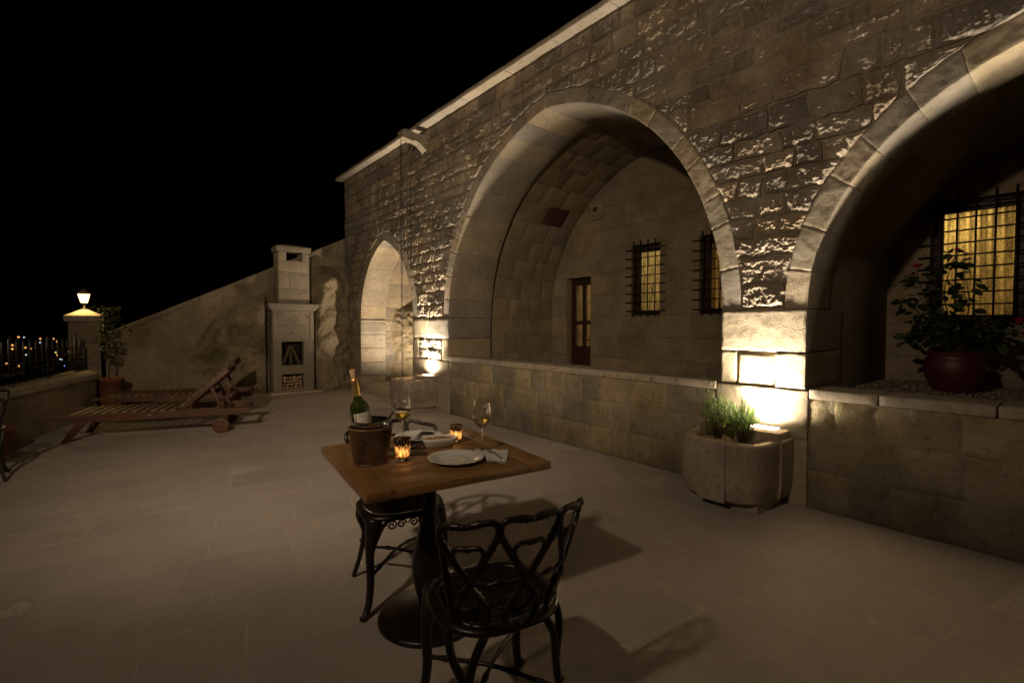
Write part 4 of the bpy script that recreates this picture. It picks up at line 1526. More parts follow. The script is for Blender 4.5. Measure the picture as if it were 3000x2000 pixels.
# lower neighbour terrace seen through the railing
nb = thing('neighbour_house', 'flat pale roof of a lower house seen through the railing', 'house', (-9, 22, -7))
m = MB(); box_at(m, (-18, 14, -7), (-2.2, 33, -2.0), 0.05); m.build('body', M_COP, nb)
m = MB(); box_at(m, (-18, 32.6, -1.99), (-2.2, 33, -1.45), 0.02); m.build('roof_parapet', M_PLA, nb)
m = MB(); box_at(m, (-9.4, 29.0, -1.99), (-8.2, 31, -0.9), 0.02); m.build('roof_hut', M_PLA, nb)
m = MB(); tube(m, [(-12, 24, -2), (-12, 24, 0.4)], 0.04, 6); ball(m, (-12, 24, 0.5), 0.14); m.build('added_roof_lamp', M_IRON, nb)  # unseen lamp post added as a source for the light on this roof
lamp('added_roof_light', 'POINT', (-11.6, 23.6, 0.9), 420, (1.0, 0.68, 0.36), parent=nb, shadow_soft_size=0.2)  # added to brighten the lower roof

# ================================================================== floodlight that lights the terrace (just outside the frame)
fh = thing('floodlight', 'box floodlight on a tall mast beside the terrace', 'floodlight', (-1.82, 0.65, 0))
m = MB(); tube(m, [(-1.82, 0.65, -0.005), (-1.82, 0.65, 3.15)], 0.035, 8); m.build('mast', M_IRON, fh)
aim = np.array([math.sin(R_(38)) * math.cos(R_(16)), math.cos(R_(38)) * math.cos(R_(16)), -math.sin(R_(16))])
aim2 = np.array([math.sin(R_(50)) * math.cos(R_(9)), math.cos(R_(50)) * math.cos(R_(9)), math.sin(R_(9))]); aim /= np.linalg.norm(aim)
rgt = np.cross(aim, [0, 0, 1.0]); rgt /= np.linalg.norm(rgt); upv = np.cross(rgt, aim)
m = MB(); c = np.array(FLOOD)
hb_ = [c - aim * 0.16 + sx * rgt * 0.16 + sz_ * upv * 0.12 for sx, sz_ in ((-1, -1), (1, -1), (1, 1), (-1, 1))]
m.add(hb_, [(0, 1, 2, 3)])
m.build('housing', M_IRON, fh, smooth=False)
lamp('floodlight_lamp', 'SPOT', FLOOD, FLOOD_POWER, FLOOD_WARM, target=tuple(np.array(FLOOD) + aim), parent=fh, spot_size=R_(74), spot_blend=1.0, shadow_soft_size=0.08)
lamp('floodlight_spill', 'SPOT', FLOOD, FLOOD_WIDE, FLOOD_WARM, target=tuple(np.array(FLOOD) + aim2), parent=fh, spot_size=R_(158), spot_blend=1.0, shadow_soft_size=0.08)

# ================================================================== planters with uplights
def planter(y0, label, boost=1.0):
    p = thing('stone_planter', label, 'planter', (XF - 0.3, y0 + 0.33, 0))
    d, w = 0.56, 0.68
    x1 = XF - 0.012
    zb, zt = 0.065, 0.50

    def outline(off):
        # straight cheeks by the wall, pilaster step, then a swelling rounded front
        pts = [(x1, y0 + off), (x1 - 0.20 - 0.0, y0 + off), (x1 - 0.20, y0 + 0.018 + off)]
        cxm = x1 - 0.20
        nn = 36
        for k in range(nn + 1):
            a = PI / 2 * (1 - k / nn * 2)
            # superellipse front
            ca, sa = math.cos(a), math.sin(a)
            ex = 0.55
            px = cxm - (d - 0.20 - off) * (abs(ca) ** ex)
            py = y0 + w / 2 - (w / 2 - 0.018 - off) * (abs(sa) ** ex) * (1 if sa > 0 else -1)
            pts.append((px, py))
        pts += [(x1 - 0.20, y0 + w - 0.018 - off), (x1 - 0.20, y0 + w - off), (x1, y0 + w - off)]
        return pts
    oo, ii = outline(0), outline(0.055)
    n = len(oo)
    m = MB()
    zs = [zb, zb + 0.02, zb + 0.12, zb + 0.30, zt - 0.012, zt]
    ins = [0.03, 0.014, 0.0, -0.004, 0.0, 0.008]
    V = []
    cx, cyy = x1 - 0.2, y0 + w / 2
    for z_, q in zip(zs, ins):
        for (px, py) in oo:
            s = 1 - q / 0.33
            V.append((x1 + (px - x1) * s, cyy + (py - cyy) * s, z_))
    F = []
    for i in range(len(zs) - 1):
        for k in range(n - 1):
            F.append((i * n + k, i * n + k + 1, (i + 1) * n + k + 1, (i + 1) * n + k))
    o = len(V)
    V += [(px, py, zt) for px, py in ii]
    V += [(px, py, zt - 0.08) for px, py in ii]
    b = (len(zs) - 1) * n
    for k in range(n - 1):
        F.append((b + k, b + k + 1, o + k + 1, o + k))
        F.append((o + k, o + k + 1, o + n + k + 1, o + n + k))
    F.append(tuple(range(n - 1, -1, -1)))
    V = np.array(V)
    m.add(V, F); m.build('basin', M_PLT, p, smooth=False)
    m = MB(); box_at(m, (x1 - 0.42, y0 + 0.07, 0), (x1, y0 + w - 0.07, zb + 0.002), 0.005); m.build('plinth', M_PLT, p)
    # raised front panel with its carved border
    m = MB(); box_at(m, (x1 - d - 0.014, y0 + w / 2 - 0.105, zb + 0.005), (x1 - d + 0.02, y0 + w / 2 + 0.105, zt - 0.01), 0.006, (1, 2, 3)); m.build('front_panel', M_PLT, p)
    s = MB()
    so = [(px, py) for px, py in outline(0.05)]
    c = np.array([x1 - 0.25, cyy])
    V = [(c[0], c[1], zt - 0.035)]
    rings = [0.35, 0.7, 1.0]
    for r_ in rings:
        for (px, py) in so:
            V.append((c[0] + (px - c[0]) * r_, c[1] + (py - c[1]) * r_, zt - 0.045 + random.uniform(-0.006, 0.012)))
    F = [(0, 1 + k + 1, 1 + k) for k in range(n - 1)]
    for q in range(2):
        for k in range(n - 1):
            F.append((1 + q * n + k, 1 + q * n + k + 1, 1 + (q + 1) * n + k + 1, 1 + (q + 1) * n + k))
    s.add(V, F); s.build('soil', M_SOIL, p)
    # lamp box on the wall side
    u = thing('uplight', label.split(' with ')[0].replace('stone planter', 'lamp box on the planter') + ', throwing light up the pier', 'uplight', (XF - 0.13, y0 + 0.18, zt))
    m = MB(); box_at(m, (XF - 0.235, y0 + 0.02, zt - 0.06), (XF - 0.02, y0 + 0.34, zt + 0.055), 0.012, (2, 2, 1)); m.build('housing', M_PLT, u)
    m = MB(); box_at(m, (XF - 0.125, y0 + 0.09, zt + 0.056), (XF - 0.035, y0 + 0.27, zt + 0.064), 0.002); m.build('lens', M_LENS, u)
    lamp('uplight_lamp', 'SPOT', (XF - 0.078, y0 + 0.18, zt + 0.085), UP_POWER * boost, LAMP_WARM, target=(XF - 0.072, y0 + 0.18, 3), parent=u, spot_size=R_(108), spot_blend=1.0, shadow_soft_size=0.05)
    lamp('uplight_spill', 'SPOT', (XF - 0.095, y0 + 0.18, zt + 0.075), UP_POWER * 0.10, LAMP_WARM, target=(XF - 0.090, y0 + 0.18, 3), parent=u, spot_size=R_(172), spot_blend=0.5, shadow_soft_size=0.03)
    return p


planter(1.43, 'carved stone planter with two lavender tufts and a lamp box', 1.0)
planter(6.56, 'smaller looking stone planter with a chain hanging into it', 1.25)
planter(-1.75, 'stone planter with a lamp box at the hidden pier', 2.6)

# lavender
def tuft(name, label, c, n, h, spread, seed):
    rg = random.Random(seed)
    t = thing(name, label, 'plant', c)
    st = MB(); lf = MB()
    for k in range(n):
        a = rg.uniform(0, 2 * PI); q = math.sqrt(rg.random())
        d = np.array([math.cos(a), math.sin(a), 0])
        L = h * rg.uniform(0.62, 1.0) * (1 - 0.22 * q)
        b = np.array(c) + d * 0.03 * q
        tip = b + d * spread * q + np.array([rg.uniform(-.01, .01), rg.uniform(-.01, .01), L])
        mid = b + d * spread * q * 0.42 + np.array([0, 0, L * 0.55])
        pts = catmull([b, mid, tip], 4)
        tube(st, pts, np.linspace(0.0016, 0.0008, len(pts)), 3, cap=False)
        nl = 13
        for j in range(nl):
            f = 0.34 + 0.66 * j / (nl - 1)
            i = f * (len(pts) - 1); i0 = int(min(i, len(pts) - 2)); p = pts[i0] + (pts[i0 + 1] - pts[i0]) * (i - i0)
            aa = rg.uniform(0, 2 * PI)
            dd = np.array([math.cos(aa) * 0.34, math.sin(aa) * 0.34, 1.0]); dd /= np.linalg.norm(dd)
            s = np.cross(dd, [math.sin(aa), -math.cos(aa), 0.2]); s /= np.linalg.norm(s)
            l = rg.uniform(0.026, 0.048); w = 0.0026
            lf.add([p, p + dd * l * .5 + s * w, p + dd * l, p + dd * l * .5 - s * w], [(0, 1, 2, 3)])
    st.build('stems', M_BARK, t)
    lf.build('foliage', M_LAV, t, smooth=False)
    return t


tuft('lavender', 'bushy green lavender tuft nearer the middle of the planter rim', (XF - 0.31, 1.665, 0.465), 80, 0.34, 0.125, 1)
tuft('lavender', 'bushy green lavender tuft with tall thin stalks, beside the grey stone', (XF - 0.31, 1.86, 0.465), 70, 0.36, 0.115, 2)
m = MB()
for k in range(16):
    a = random.uniform(0, 2 * PI)
    b = np.array([XF - 0.29 + 0.05 * math.cos(a), 1.9 + 0.05 * math.sin(a), 0.46])
    tube(m, catmull([b, b + [random.uniform(-.02, .02), random.uniform(-.01, .05), 0.2], b + [random.uniform(-.05, .03), random.uniform(-.02, .1), random.uniform(0.3, 0.52)]], 4), 0.0019, 3)
tag(m.build('grass_stalks', M_VINE), 'thin dry flower stalks rising behind the lavender against the lit pier', 'grass')
m = MB(); ball(m, (XF - 0.22, 1.98, 0.50), 0.07, (0.8, 1.0, 1.1), 10, 7)
V, F = m.out(); V = V + 0.012 * fbm(V[:, 0] * 20, V[:, 1] * 20, V[:, 2] * 20, 2)[:, None]
tag(mesh('stone_lump', V, F, M_ROC), 'grey lump of stone lying in the planter behind the lavender', 'stone')

# rain chain from the spout into the second planter
m = MB()
cxy = (XF - 0.43, 6.92)
zz = sz - 0.03; k = 0
tor = []
while zz > 0.49:
    a = (k % 2) * PI / 2
    pts = []
    for q in range(10):
        b = 2 * PI * q / 10
        pts.append((cxy[0] + math.cos(a) * 0.014 * math.cos(b), cxy[1] + math.sin(a) * 0.014 * math.cos(b), zz - 0.03 + 0.032 * math.sin(b)))
    tube(m, pts, 0.0042, 4, closed=True)
    zz -= 0.052; k += 1
tag(m.build('rain_chain', M_IRON), 'dark iron rain chain hanging from the roof spout down to the planter', 'chain')

# light inside the little arch
ua = thing('recessed_uplight', 'round ground light in the threshold inside the narrow pointed arch', 'uplight', (4.52, 8.42, 0.156))
m = MB(); lathe(m, [(0.07, 0.157), (0.07, 0.175), (0.05, 0.18), (0.001, 0.178)], 14, (4.52, 8.42, 0)); m.build('rim', M_IRON, ua)
m = MB(); lathe(m, [(0.048, 0.1815), (0.001, 0.1815)], 14, (4.52, 8.42, 0)); m.build('lens', M_LENS, ua)
lamp('recessed_lamp', 'SPOT', (4.52, 8.42, 0.20), 330, (1.0, 0.82, 0.60), target=(4.70, 8.95, 2.2), parent=ua, spot_size=R_(150), spot_blend=0.8, shadow_soft_size=0.04)

# ================================================================== TABLE
TC = np.array([1.10, 1.93]); TA = R_(-7.5); TS = 0.79; TZ = 0.75; TT = 0.034
tb = thing('bistro_table', 'square oak topped table on a dark bulbous iron pedestal', 'table', (TC[0], TC[1], 0))
tb.rotation_euler = (0, 0, TA)


def part(name, mb, mat, parent, smooth=True, kind=None):
    """mesh whose coordinates are already local to its parent"""
    V, F = mb.out()
    me = bpy.data.meshes.new(name)
    me.from_pydata(V.tolist(), [], [tuple(f) for f in F])
    if smooth:
        me.polygons.foreach_set('use_smooth', [True] * len(me.polygons))
    me.materials.append(mat)
    o = bpy.data.objects.new(name, me)
    COL.objects.link(o)
    o.parent = parent
    if kind:
        o['kind'] = kind
    return o


hs = TS / 2; eb = 0.105
for sx in (-1, 1):
    m = MB(); x0, x1 = (-hs, -hs + eb - 0.0012) if sx < 0 else (hs - eb + 0.0012, hs)
    box_at(m, (x0, -hs, TZ - TT), (x1, hs, TZ), 0.0025); part('end_board', m, M_TOPY, tb)
npl = 6
for k in range(npl):
    a = -hs + TS * k / npl; b = a + TS / npl
    m = MB(); box_at(m, (-hs + eb, a + 0.0006, TZ - TT + random.uniform(0, .0005)), (hs - eb, b - 0.0006, TZ - random.uniform(0, .0006)), 0.0022); part('plank', m, M_TOP, tb)
m = MB(); box_at(m, (-0.2, -0.2, TZ - TT - 0.012), (0.2, 0.2, TZ - TT - 0.001), 0.002); part('top_bracket', m, M_IRON, tb)
m = MB(); lathe(m, [(0.030, TZ - TT - 0.013), (0.028, 0.60), (0.030, 0.52), (0.042, 0.44), (0.062, 0.36), (0.078, 0.29), (0.084, 0.235), (0.080, 0.18), (0.066, 0.12), (0.052, 0.075), (0.05, 0.05)], 32); part('pedestal', m, M_CAST, tb)
m = MB(); lathe(m, [(0.001, 0.062), (0.07, 0.060), (0.12, 0.048), (0.19, 0.030), (0.225, 0.022), (0.235, 0.014), (0.236, 0.0), (0.2, -0.001)], 48); part('base_disc', m, M_CAST, tb)


def tl(x, y):   # world point on the table top
    return (x, y, TZ)


# ================================================================== CHAIRS
def make_chair():
    t = thing('garden_chair', '', 'chair')
    SH = 0.445

    def outl(a, s=1.0):
        # front is +y, rounded, back tighter
        ex = 0.72
        ca, sa = math.cos(a), math.sin(a)
        x = 0.212 * s * abs(ca)**ex * (1 if ca > 0 else -1)
        y = (0.205 if sa > 0 else 0.20) * s * abs(sa)**(ex if sa > 0 else 0.9) * (1 if sa > 0 else -1)
        return x, y
    m = MB()
    nn = 48
    prof = [(0.80, -0.004), (0.80, 0.004), (0.86, 0.006), (0.95, 0.004), (0.99, -0.002), (1.0, -0.010), (0.985, -0.016), (0.80, -0.014)]
    V = []
    for s, dz in prof:
        for k in range(nn):
            x, y = outl(2 * PI * k / nn, s); V.append((x, y, SH + dz))
    F = []
    for i in range(len(prof) - 1):
        for k in range(nn):
            k2 = (k + 1) % nn
            F.append((i * nn + k, i * nn + k2, (i + 1) * nn + k2, (i + 1) * nn + k))
    m.add(V, F)
    part('seat_rim', m, M_CAST, t)
    # pierced panel
    m = MB(); cw, ch = 0.0185, 0.0155
    ny = int(0.36 / ch); 
    for j in range(-ny // 2, ny // 2 + 1):
        for i in range(-11, 12):
            cx_, cy_ = (i + (0.5 if j % 2 else 0)) * cw, j * ch
            r_ = math.hypot(cx_ / 0.178, cy_ / 0.170)
            a = math.atan2(cy_ / 0.17, cx_ / 0.178)
            ox, oy = outl(a, 0.84)
            if math.hypot(cx_, cy_) > math.hypot(ox, oy):
                continue
            dish = -0.004 * max(0, 1 - r_ * r_)
            V = []
            crn = [(-.5, -.5), (0, -.5), (.5, -.5), (.5, 0), (.5, .5), (0, .5), (-.5, .5), (-.5, 0)]
            for (a_, b_) in crn:
                V.append((cx_ + a_ * cw, cy_ + b_ * ch, SH + dish))
            for (a_, b_) in crn:
                q = math.hypot(a_, b_)
                V.append((cx_ + a_ / q * 0.0072, cy_ + b_ / q * 0.0058, SH + dish + 0.0018))
            for (a_, b_) in crn:
                q = math.hypot(a_, b_)
                V.append((cx_ + a_ / q * 0.0068, cy_ + b_ / q * 0.0054, SH + dish - 0.004))
            F = [(k, (k + 1) % 8, 8 + (k + 1) % 8, 8 + k) for k in range(8)] + [(8 + k, 8 + (k + 1) % 8, 16 + (k + 1) % 8, 16 + k) for k in range(8)]
            m.add(V, F)
    part('pierced_seat', m, M_CAST, t, smooth=False)

    # backrest surface
    pm = R_(66)

    def B(s, h, lift=0.0):
        ph = s * pm
        hw = 0.175 + 0.070 * h
        x = hw * math.sin(ph) / math.sin(pm)
        y = -0.200 - 0.085 * h + (1 - math.cos(ph)) * (0.20 + 0.02 * h)
        z = SH + 0.365 * h - 0.035 * h * s * s
        return (x, y, z)

    def strand(mb, pts, r=0.0098, k=5, knots=()):
        C = catmull([B(*p) for p in pts], k)
        rr = np.full(len(C), r)
        for kn in knots:
            i = int(kn * (len(C) - 1))
            rr[i] = r * 1.35
            if i + 2 < len(C):
                rr[i + 2] = r * 1.35
        tube(mb, C, rr, 8)
        return mb
    cs = [-0.655, 0.0, 0.655]
    for c in cs:
        m = MB()
        for s in (1, -1):
            pts = [(c, 0.015), (c + s * .15, .03), (c + s * .215, .11), (c + s * .20, .20), (c + s * .11, .31), (c + s * .015, .415), (c - s * .075, .52), (c - s * .215, .70), (c - s * .30, .84), (c - s * .315, .92), (c - s * .265, .98), (c - s * .13, .978), (c, .962)]
            strand(m, pts, knots=(0.33, 0.62, 0.93))
            pts = [(c - s * .01, .43), (c + s * .06, .53), (c + s * .145, .64), (c + s * .172, .715), (c + s * .13, .765), (c + s * .05, .768), (c, .76)]
            strand(m, pts, 0.0075, knots=(0.9,))
        # small scroll in the lower bulb
        strand(m, [(c - .17, .19), (c - .07, .17), (c + .02, .20), (c + .08, .23), (c + .12, .29)], 0.0065)
        part('back_loop', m, M_CAST, t)
    for s in (1, -1):
        m = MB(); strand(m, [(s * .93, -0.03), (s * .955, .2), (s * .965, .5), (s * .965, .8), (s * .955, .92)], 0.0095, knots=(0.4, 0.8)); part('back_stile', m, M_CAST, t)
        m = MB(); strand(m, [(s * .66, .42), (s * .55, .445), (s * .45, .425), (s * .33, .45), (s * .2, .43), (s * .1, .445), (0, .42)], 0.0065, knots=(0.5,)); part('back_link', m, M_CAST, t)
    # legs
    for s in (1, -1):
        m = MB()
        pts = catmull([(s * .150, .150, SH - .012), (s * .166, .166, .36), (s * .176, .176, .27), (s * .174, .174, .15), (s * .184, .184, .06), (s * .205, .205, .012), (s * .218, .218, .010)], 5)
        rr = np.interp(np.linspace(0, 1, len(pts)), [0, .16, .33, .6, .85, 1], [.040, .030, .019, .0165, .0155, .0165])
        tube(m, pts, rr, 10)
        for ds in (1, -1):   # ribs of the bracket
            tube(m, catmull([(s * .150 + ds * .045, .150 - ds * s * .045, SH - .012), (s * .160 + ds * .022, .160 - ds * s * .022, .36), (s * .175, .175, .27)], 4), 0.009, 6)
        ball(m, (s * .176, .176, .25), 0.021, (1, 1, .6), 8, 5)
        part('front_leg', m, M_CAST, t)
        m = MB()
        for (qx, qy) in ((s * .185, -.085), (s * .10, -.172)):
            tube(m, catmull([(qx, qy, SH - .012), (qx * .6 + s * .075, qy * .6 - .065, .36), (s * .152, -.155, .25), (s * .172, -.178, .12), (s * .200, -.208, .008)], 5), np.linspace(.0135, .0125, 21), 8)
        ball(m, (s * .16, -.162, .21), 0.018, (1, 1, .6), 8, 5)
        part('rear_leg', m, M_CAST, t)
    for s in (1, -1):
        m = MB()
        P = np.array([(s * .174, .174, .175), (0, 0.0, .205 + s * 0.008), (-s * .165, -.168, .175)])
        C = catmull(P, 10); rr = np.full(len(C), .0078)
        rr[[3, 7, 13, 17]] = .0115
        tube(m, C, rr, 7); part('stretcher', m, M_CAST, t)
    # scrolls under the front edge
    m = MB()
    for s in (1, -1):
        sp_ = [(s * (.075 + .03 * (1 - q / 22) * math.cos(q * .55)), .178, SH - .045 + .024 * (1 - q / 22) * math.sin(q * .55)) for q in range(20)]
        tube(m, sp_, 0.0045, 5)
        sp_ = [(s * (.028 + .022 * (1 - q / 20) * math.cos(PI - q * .55)), .178, SH - .045 + .022 * (1 - q / 20) * math.sin(PI - q * .55)) for q in range(17)]
        tube(m, sp_, 0.0045, 5)
        tube(m, catmull([(s * .135, .168, SH - .075), (s * .125, .17, SH - .05), (s * .10, .176, SH - .022), (s * .05, .18, SH - .015)], 5), 0.005, 5)
    part('apron_scroll', m, M_CAST, t)
    return t


ch = make_chair()
ch['group'] = 'cast metal garden chairs'
ch['label'] = 'bronzed metal chair turning its looped back to the viewer, drawn up to the open plate'
ch.location = (0.955, 1.262, 0); ch.rotation_euler = (0, 0, R_(-13))
c2 = copy_tree(ch)
c2['label'] = 'metal chair tucked under the far side of the table behind the wine bucket'
c2.location = (1.10, 2.235, 0); c2.rotation_euler = (0, 0, R_(180 - 14))
c3 = copy_tree(ch)
c3['label'] = 'metal chair cut by the picture edge, beside the low terrace wall'
c3.location = (-0.965, 6.10, 0); c3.rotation_euler = (0, 0, R_(6))

# ================================================================== ON THE TABLE
# wine bucket
bx, by = 0.835, 1.965
bk_ = thing('wine_bucket', 'dark wicker wine bucket with a steel liner holding the bottle', 'bucket', (bx, by, TZ))
m = MB()
H = 0.152
prw = lambda z: 0.069 + 0.019 * (z / H)
nst, sg = 46, 14
for k in range(nst):
    pts = []
    for q in range(sg + 1):
        f = q / sg; a = 2 * PI * k / nst + f * 0.62
        r_ = prw(f * H) + 0.0016 * math.sin(q * PI)
        pts.append((r_ * math.cos(a), r_ * math.sin(a), 0.002 + f * (H - .004)))
    tube(m, pts, 0.0033, 6, cap=False)
part('wicker_strands', m, M_WICK, bk_)
m = MB(); lathe(m, [(0.001, 0.0005), (prw(0) - .001, 0.0005), (prw(H) - .001, H), (prw(H) - .006, H)], 40); part('gap_shade_core', m, M_WICKD, bk_)  # dark sheet behind the strands, so their gaps look shaded
for z_, r_ in ((H, 0.0055), (0.004, 0.0042)):
    m = MB(); tube(m, [(prw(z_) * math.cos(2 * PI * k / 40), prw(z_) * math.sin(2 * PI * k / 40), z_) for k in range(40)], r_, 7, closed=True); part('wicker_hoop', m, M_WICK, bk_)
m = MB(); lathe(m, [(0.076, H - .01), (0.0775, H + .028), (0.0795, H + .031), (0.0785, H + .0325), (0.0755, H + .028), (0.07, H * .5), (0.06, 0.02), (0.001, 0.018)], 40); part('liner', m, M_STEEL, bk_)
# bottle, leaning
bt = thing('wine_bottle', 'corked green wine bottle with pale label leaning in the bucket', 'bottle', (bx - 0.010, by + 0.005, TZ + 0.042))
lean = Matrix.Rotation(R_(8), 3, Vector((0.62, 0.78, 0)).cross(Vector((0, 0, 1))).cross(Vector((0, 0, 1))))
lean_q = Vector((-0.150, 0.085, 1)).normalized()
bt.scale = (1.08, 1.08, 1.03)
bt.rotation_mode = 'QUATERNION'
bt.rotation_quaternion = lean_q.to_track_quat('Z', 'Y')
BT = [(0.001, 0.0), (0.030, 0.001), (0.0365, 0.006), (0.0375, 0.02), (0.0375, 0.185), (0.036, 0.197), (0.030, 0.210), (0.020, 0.222), (0.0150, 0.232), (0.0140, 0.245), (0.0138, 0.296), (0.0148, 0.298), (0.0148, 0.310), (0.001, 0.311)]
m = MB(); lathe(m, BT, 36); part('glass_body', m, M_BOTT, bt)
m = MB(); lathe(m, [(0.0152, 0.240), (0.0147, 0.262), (0.0145, 0.296), (0.0156, 0.2985), (0.0156, 0.3105), (0.0120, 0.3125)], 28); part('foil', m, M_GOLD, bt)
m = MB(); lathe(m, [(0.0108, 0.300), (0.0112, 0.318), (0.0122, 0.345), (0.0120, 0.349), (0.001, 0.350)], 20); part('cork', m, M_CORK, bt)
inv = bt.rotation_quaternion.to_matrix().transposed()
vd = inv @ Vector((-bx, -by, 0.45)).normalized()
av = math.atan2(vd.y, vd.x)
m = MB(); lathe(m, [(0.0379, 0.095), (0.0379, 0.172)], 20, arc=(av - 0.75, av + 1.15)); part('label', m, M_LABEL, bt)
m = MB(); lathe(m, [(0.0381, 0.096), (0.0381, 0.171)], 2, arc=(av - 0.60, av - 0.49)); part('label_stripe', m, M_WICK, bt)
m = MB(); lathe(m, [(0.0159, 0.2995), (0.0159, 0.3085)], 4, arc=(av - 0.1, av + 0.35)); part('foil_stamp', m, M_REDP, bt)


def wrap_text(txt, size, z0, a_mid, rad, parent, mat, name):
    cu = bpy.data.curves.new('lettering', 'FONT')
    cu.body = txt; cu.size = size; cu.align_x = 'CENTER'
    to = bpy.data.objects.new('lettering', cu); COL.objects.link(to)
    bpy.context.view_layer.update()
    dg = bpy.context.evaluated_depsgraph_get()
    me = bpy.data.meshes.new_from_object(to.evaluated_get(dg))
    COL.objects.unlink(to); bpy.data.objects.remove(to)
    V = np.array([v.co[:] for v in me.vertices])
    a = a_mid + V[:, 0] / rad
    Wv = np.stack([rad * np.cos(a), rad * np.sin(a), z0 + V[:, 1]], -1)
    for v, c in zip(me.vertices, Wv):
        v.co = c
    me.materials.clear(); me.materials.append(mat)
    o = bpy.data.objects.new(name, me); COL.objects.link(o); o.parent = parent
    return o


wrap_text('LEYLAND', 0.0095, 0.154, av + 0.25, 0.0382, bt, M_INK, 'lettering')
m = MB(); tube(m, [(0.0381 * math.cos(av + a), 0.0381 * math.sin(av + a), z) for a, z in ((.05, .132), (.18, .142), (.30, .147), (.36, .140), (.42, .134))], 0.0007, 4); part('label_drawing', m, M_INK, bt)
# tongs
tg = thing('ice_tongs', 'twisted silver tongs resting on the wicker rim of the bucket', 'tongs', (bx + 0.03, by - 0.03, TZ + H + 0.01))
m = MB()
p0, p1 = np.array([0.004, -0.052, 0.012]), np.array([0.085, 0.055, 0.036])
for ph in (0, PI):
    pts = []
    d = (p1 - p0); L = np.linalg.norm(d); d /= L
    s1 = np.cross(d, [0, 0, 1]); s1 /= np.linalg.norm(s1); s2 = np.cross(s1, d)
    for q in range(40):
        f = q / 39; a = ph + f * 16
        pts.append(p0 + d * L * f + 0.0042 * (math.cos(a) * s1 + math.sin(a) * s2))
    tube(m, pts, 0.0042, 6)
part('twisted_handle', m, M_SILV, tg)
m = MB(); ball(m, p0 - d * 0.010, 0.0145, (1, 1, 1), 14, 9); part('knob', m, M_SILV, tg)


# wine glasses
def wine_glass(x, y, label):
    g = thing('wine_glass', label, 'glass', (x, y, TZ), 'wine glasses on the table')
    out_ = [(0.001, 0.0006), (0.034, 0.0006), (0.0355, 0.0018), (0.033, 0.0034), (0.012, 0.0060), (0.0048, 0.012), (0.0036, 0.03), (0.0036, 0.085), (0.0046, 0.101), (0.010, 0.110), (0.024, 0.121), (0.035, 0.137), (0.0395, 0.156), (0.0385, 0.180), (0.0335, 0.215), (0.0310, 0.2335)]
    inn = [(0.0302, 0.2342), (0.0296, 0.2335), (0.0322, 0.215), (0.0373, 0.180), (0.0383, 0.156), (0.0338, 0.1375), (0.0226, 0.1225), (0.010, 0.1135), (0.001, 0.112)]
    m = MB(); lathe(m, out_[:10] + [(0.001, 0.1105)], 32); part('stem', m, M_GLASS, g)
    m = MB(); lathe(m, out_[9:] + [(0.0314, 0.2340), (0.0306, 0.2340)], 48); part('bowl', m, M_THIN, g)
    m = MB(); lathe(m, [(0.001, 0.1123), (0.0099, 0.1138), (0.0224, 0.1228), (0.0336, 0.1378), (0.0376, 0.1505), (0.0376, 0.1510), (0.001, 0.1510)], 40); part('wine', m, M_WINE, g)
    av_ = math.atan2(-y, -x) + 0.25
    rb = lambda z: np.interp(z, [0.156, 0.18, 0.215, 0.2335], [0.0395, 0.0385, 0.0335, 0.031]) + 0.0004
    m = MB()
    zc = 0.2085
    def q(du, dz):
        z_ = zc + dz; a = av_ + du / rb(z_)
        return (rb(z_) * math.cos(a), rb(z_) * math.sin(a), z_)
    m.add([q(0, .0085), q(.0016, .003), q(.0011, -.003), q(0, -.0055), q(-.0011, -.003), q(-.0016, .003)], [(0, 1, 2, 3, 4, 5)])
    for s in (1, -1):
        m.add([q(s * .0012, -.002), q(s * .0030, .0022), q(s * .0052, .0042), q(s * .0066, .0020), q(s * .0060, -.0002), q(s * .0046, .0008), q(s * .0030, -.0020)], [(0, 1, 2, 3, 4, 5, 6)])
        m.add([q(s * .0010, -.003), q(s * .0034, -.0046), q(s * .0030, -.0056), q(s * .0008, -.0040)], [(0, 1, 2, 3)])
    part('etched_lily', m, M_ETCH, g, smooth=False)
    g.scale = (1.1, 1.1, 1.04)
    return g


wine_glass(1.085, 2.165, 'stemmed wine glass with golden wine standing behind the front candle, by the bucket')
wine_glass(1.300, 1.800, 'stemmed wine glass with golden wine standing at the tip of the napkin')


# plates
def plate(x, y, label, r=0.122):
    def wob(a, z):
        return 0.012 * math.cos(12 * a) + 0.006 * math.cos(24 * a) if z > 0.014 else 0
    m = MB()
    lathe(m, [(0.001, 0.001), (r * .55, 0.001), (r * .62, 0.004), (r * .74, 0.011), (r * .98, 0.0165), (r, 0.0185), (r * .985, 0.0195), (r * .93, 0.0182), (r * .74, 0.0142), (r * .66, 0.0085), (r * .60, 0.0062), (r * .35, 0.0058), (r * .33, 0.0064), (r * .31, 0.0058), (0.001, 0.0056)], 72, wob=wob)
    V, F = m.out(); V = V + np.array([x, y, TZ])
    o = bpy.data.objects.new('plate', None)
    bpy.data.objects.remove(o)
    p = mesh('plate', V - np.array([x, y, TZ]), F, M_PORC)
    p.location = (x, y, TZ)
    return tag(p, label, 'plate', 'porcelain plates')


plate(1.128, 1.752, 'white porcelain plate with scalloped rim on the open side of the table, by the napkin')
plate(1.205, 2.225, 'white porcelain plate with scalloped rim behind the nut dish, across the table')

